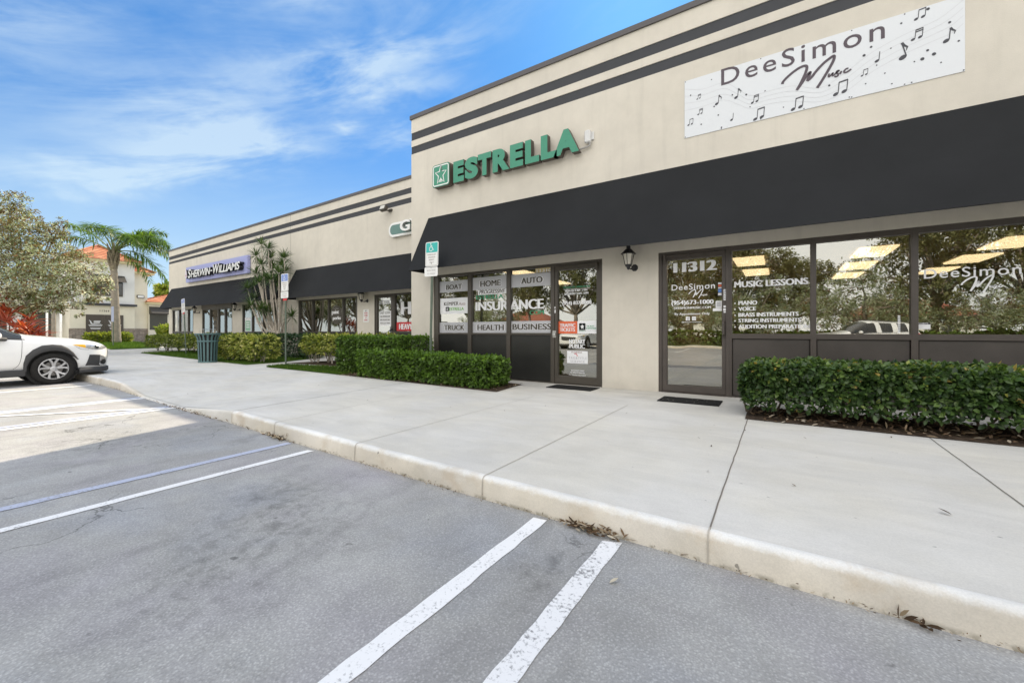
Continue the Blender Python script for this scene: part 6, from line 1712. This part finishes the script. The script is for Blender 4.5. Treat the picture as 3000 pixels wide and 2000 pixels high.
for y, z in ((13.85, 4.55),):
    MB().cbox(XF - .598, XF - .45, y - .28, y + .28, z - .16, z + .14, .03).build('wall_lamp', M_BRNZ, B3)
MB().box(XF - .449, XF - .44, 13.62, 14.08, 4.44, 4.64).build('lamp_lens', M_SW, B3)
MB().box(XF - .348, XF - .30, 14.5, 15.9, 1.3, 2.9).build('window', M_DGLASS, B3)
MB().prism([(XF - .35, 3.6), (XF + .45, 2.95), (XF + .43, 2.85), (XF - .35, 2.85)], 14.45, 16.0, M=Matrix(((1, 0, 0, 0), (0, 0, 1, 0), (0, 1, 0, 0), (0, 0, 0, 1)))).build('awning', M_AWN2, B3)
for y in (4.2, 7.0):
    MB().box(XF - 2.598, XF - 2.55, y, y + 1.5, .5, 2.9).build('window', M_DGLASS, B3)
    MB().prism([(XF - 2.6, 3.75), (XF - 1.75, 2.85), (XF - 1.77, 2.8), (XF - 2.6, 3.66)], y - .1, y + 1.65, M=Matrix(((1, 0, 0, 0), (0, 0, 1, 0), (0, 1, 0, 0), (0, 0, 0, 1)))).build('awning', M_AWN2, B3)
tree('lime_tree', 'bright yellow green tree top showing between the low tiled wing and the recessed shops', 'tree', (*ray_pt(478, 990, 60)[:2], 0), [(*ray_pt(474, 848, 60), .9, .7), (*ray_pt(486, 862, 60), 1.0, .8), (*ray_pt(500, 850, 60), 1.2, .8)], L_LIME, 1500, .5, (3.5, .12), M_BARK)

# ------------------------------------------------------------------ across the car park (mirrored in the shop glass)
struct(MB().poly([(-120, -16.0, .14), (120, -16.0, .14), (120, -34, .14), (-120, -34, .14)]).build('lawn', M_TURF))
struct(MB().box(-120, 120, -16.0, -15.85, 0, .15).build('kerb', M_KERB))
struct(MB().poly([(-300, -40, .12), (300, -40, .12), (300, -300, .12), (-300, -300, .12)]).build('lawn', M_TURF))
hedge('long green hedge beyond the opposite parking bays', -42, 18, -18.6, -17.6, .2, 1.05, L_MID, .22, 15000, 'clipped hedges', stems=4, bump=.12)
def oak_clumps(s, seed):
    r_ = random.Random(seed); out_ = []
    for k in range(17):
        a_ = k * 2.4; q = .35 + .65 * r_.random(); out_.append((math.cos(a_) * q * 3.0 * s, math.sin(a_) * q * 2.4 * s, (3.2 + 4.2 * r_.random() * (1.25 - q * .5)) * s, (.85 + .55 * r_.random()) * s, .75))
    return out_
oak = tree('oak_tree', 'broad green oak across the car park, mirrored in the left music shop window', 'tree', (0, 0, 0), oak_clumps(1.0, 5), L_OAK, 15000, .17, (2.3, .2), M_BARK, 'trees across the car park')
bw = tree('buttonwood_tree', 'wide low silvery tree across the car park, mirrored in the middle music shop window', 'tree', (0, 0, 0), [(x * 1.15, y, z * .74 - .4, r_ * 1.05, .7) for x, y, z, r_, s_ in oak_clumps(1.0, 9)], L_SILV, 14000, .16, (1.3, .16), M_BARK, 'trees across the car park', wid=.38,
          tonef=lambda t_, r_, p_: t_ * .95)
oak.location = (-2.6, -20.5, .1); bw.location = (4.6, -19.5, .1)
for x, y, rz_, s, lb in ((1.2, -23.5, 1.2, .85, 'smaller oak across the car park behind the wide silvery tree'), (8.2, -21, 2.2, 1.12, 'tall oak across the car park, mirrored behind the handwritten window word'), (12.2, -22, .5, 1.2, 'tallest oak across the car park at the right end of the row'),
                         (-15.2, -19.8, 3.4, 1.12, 'oak across the car park, mirrored in the insurance door'), (-20.5, -20.5, 4.4, 1.1, 'oak across the car park, mirrored under the insurance lettering'), (-28.5, -21, 5.2, 1.15, 'oak across the car park, mirrored in the left insurance pane'), (-37, -22, .9, 1.2, 'oak across the car park, mirrored in the round sticker window'), (-45, -22, 2.9, 1.25, 'oak across the car park, fifth from the left end of the row'), (-10.5, -22.5, 1.1, 1.1, 'oak across the car park, first to the right of the insurance door oak'), (-6.2, -23.5, 5.9, 1.2, 'oak across the car park standing behind the loose silvery tree'),
                         (-54, -20, 1.9, 1.35, 'oak across the car park, fourth from the left end of the row'), (-62, -18, 3.9, 1.4, 'oak across the car park, third from the left end of the row'), (-71, -15, .3, 1.45, 'oak across the car park, second from the left end of the row'), (-82, -12, 4.8, 1.5, 'oak across the car park at the far left end of the row')):
    dup(oak, (x, y, .1), (0, 0, rz_), lb, (s, s, s))
dup(bw, (-1.4, -18.9, .1), (0, 0, 5.0), 'low silvery tree across the car park, mirrored behind the list of instruments', (.85, .85, .85))
dup(bw, (10.2, -19.2, .1), (0, 0, 1.1), 'low silvery tree across the car park beside the tallest oak', (.8, .8, .8))
dup(bw, (-6.6, -20, .1), (0, 0, 2.0), 'loose silvery tree across the car park, mirrored in the 11312 door', (.95, .95, .95))
dup(bw, (-24.5, -19.5, .1), (0, 0, 3.6), 'silvery tree across the car park between two oaks on the left', (.9, .9, .9))
M_REDT = mat('red_house_tiles', (.30, .105, .065), .8, .3, var=.2, vscale=3)
def house(x, y, lb, s=1.0):
    hh = thing('house', lb, 'house', (x, y, .1), 'houses across the street')
    MB().box(x - 6 * s, x + 6 * s, y - 4, y + 4, 0, 2.9).build('wall', M_PALEW, hh)
    r_ = MB(); v_ = [(x - 6.6 * s, y - 4.6, 2.9), (x + 6.6 * s, y - 4.6, 2.9), (x + 6.6 * s, y + 4.6, 2.9), (x - 6.6 * s, y + 4.6, 2.9), (x - 2.6 * s, y, 5.3), (x + 2.6 * s, y, 5.3)]
    r_.add(v_, [(0, 1, 5, 4), (1, 2, 5), (2, 3, 4, 5), (3, 0, 4), (0, 3, 2, 1)]); r_.build('roof', M_REDT, hh)
    for dx_ in (-3.5, 0, 3.5):
        f_ = MB().box(x + dx_ * s - .7, x + dx_ * s + .7, y + 4.002, y + 4.06, .9, 2.2).build('window', M_SW, hh); MB().box(x + dx_ * s - .6, x + dx_ * s + .6, y + 4.061, y + 4.07, 1.0, 2.1).build('pane', M_DGLASS, f_)
house(13.5, -58, 'red roofed white house across the street, mirrored in the right music shop window')
house(-9, -60, 'red roofed white house across the street, mirrored in the 11312 door glass', .9)
house(-44, -60, 'red roofed white house across the street at the left, mirrored in the insurance window')
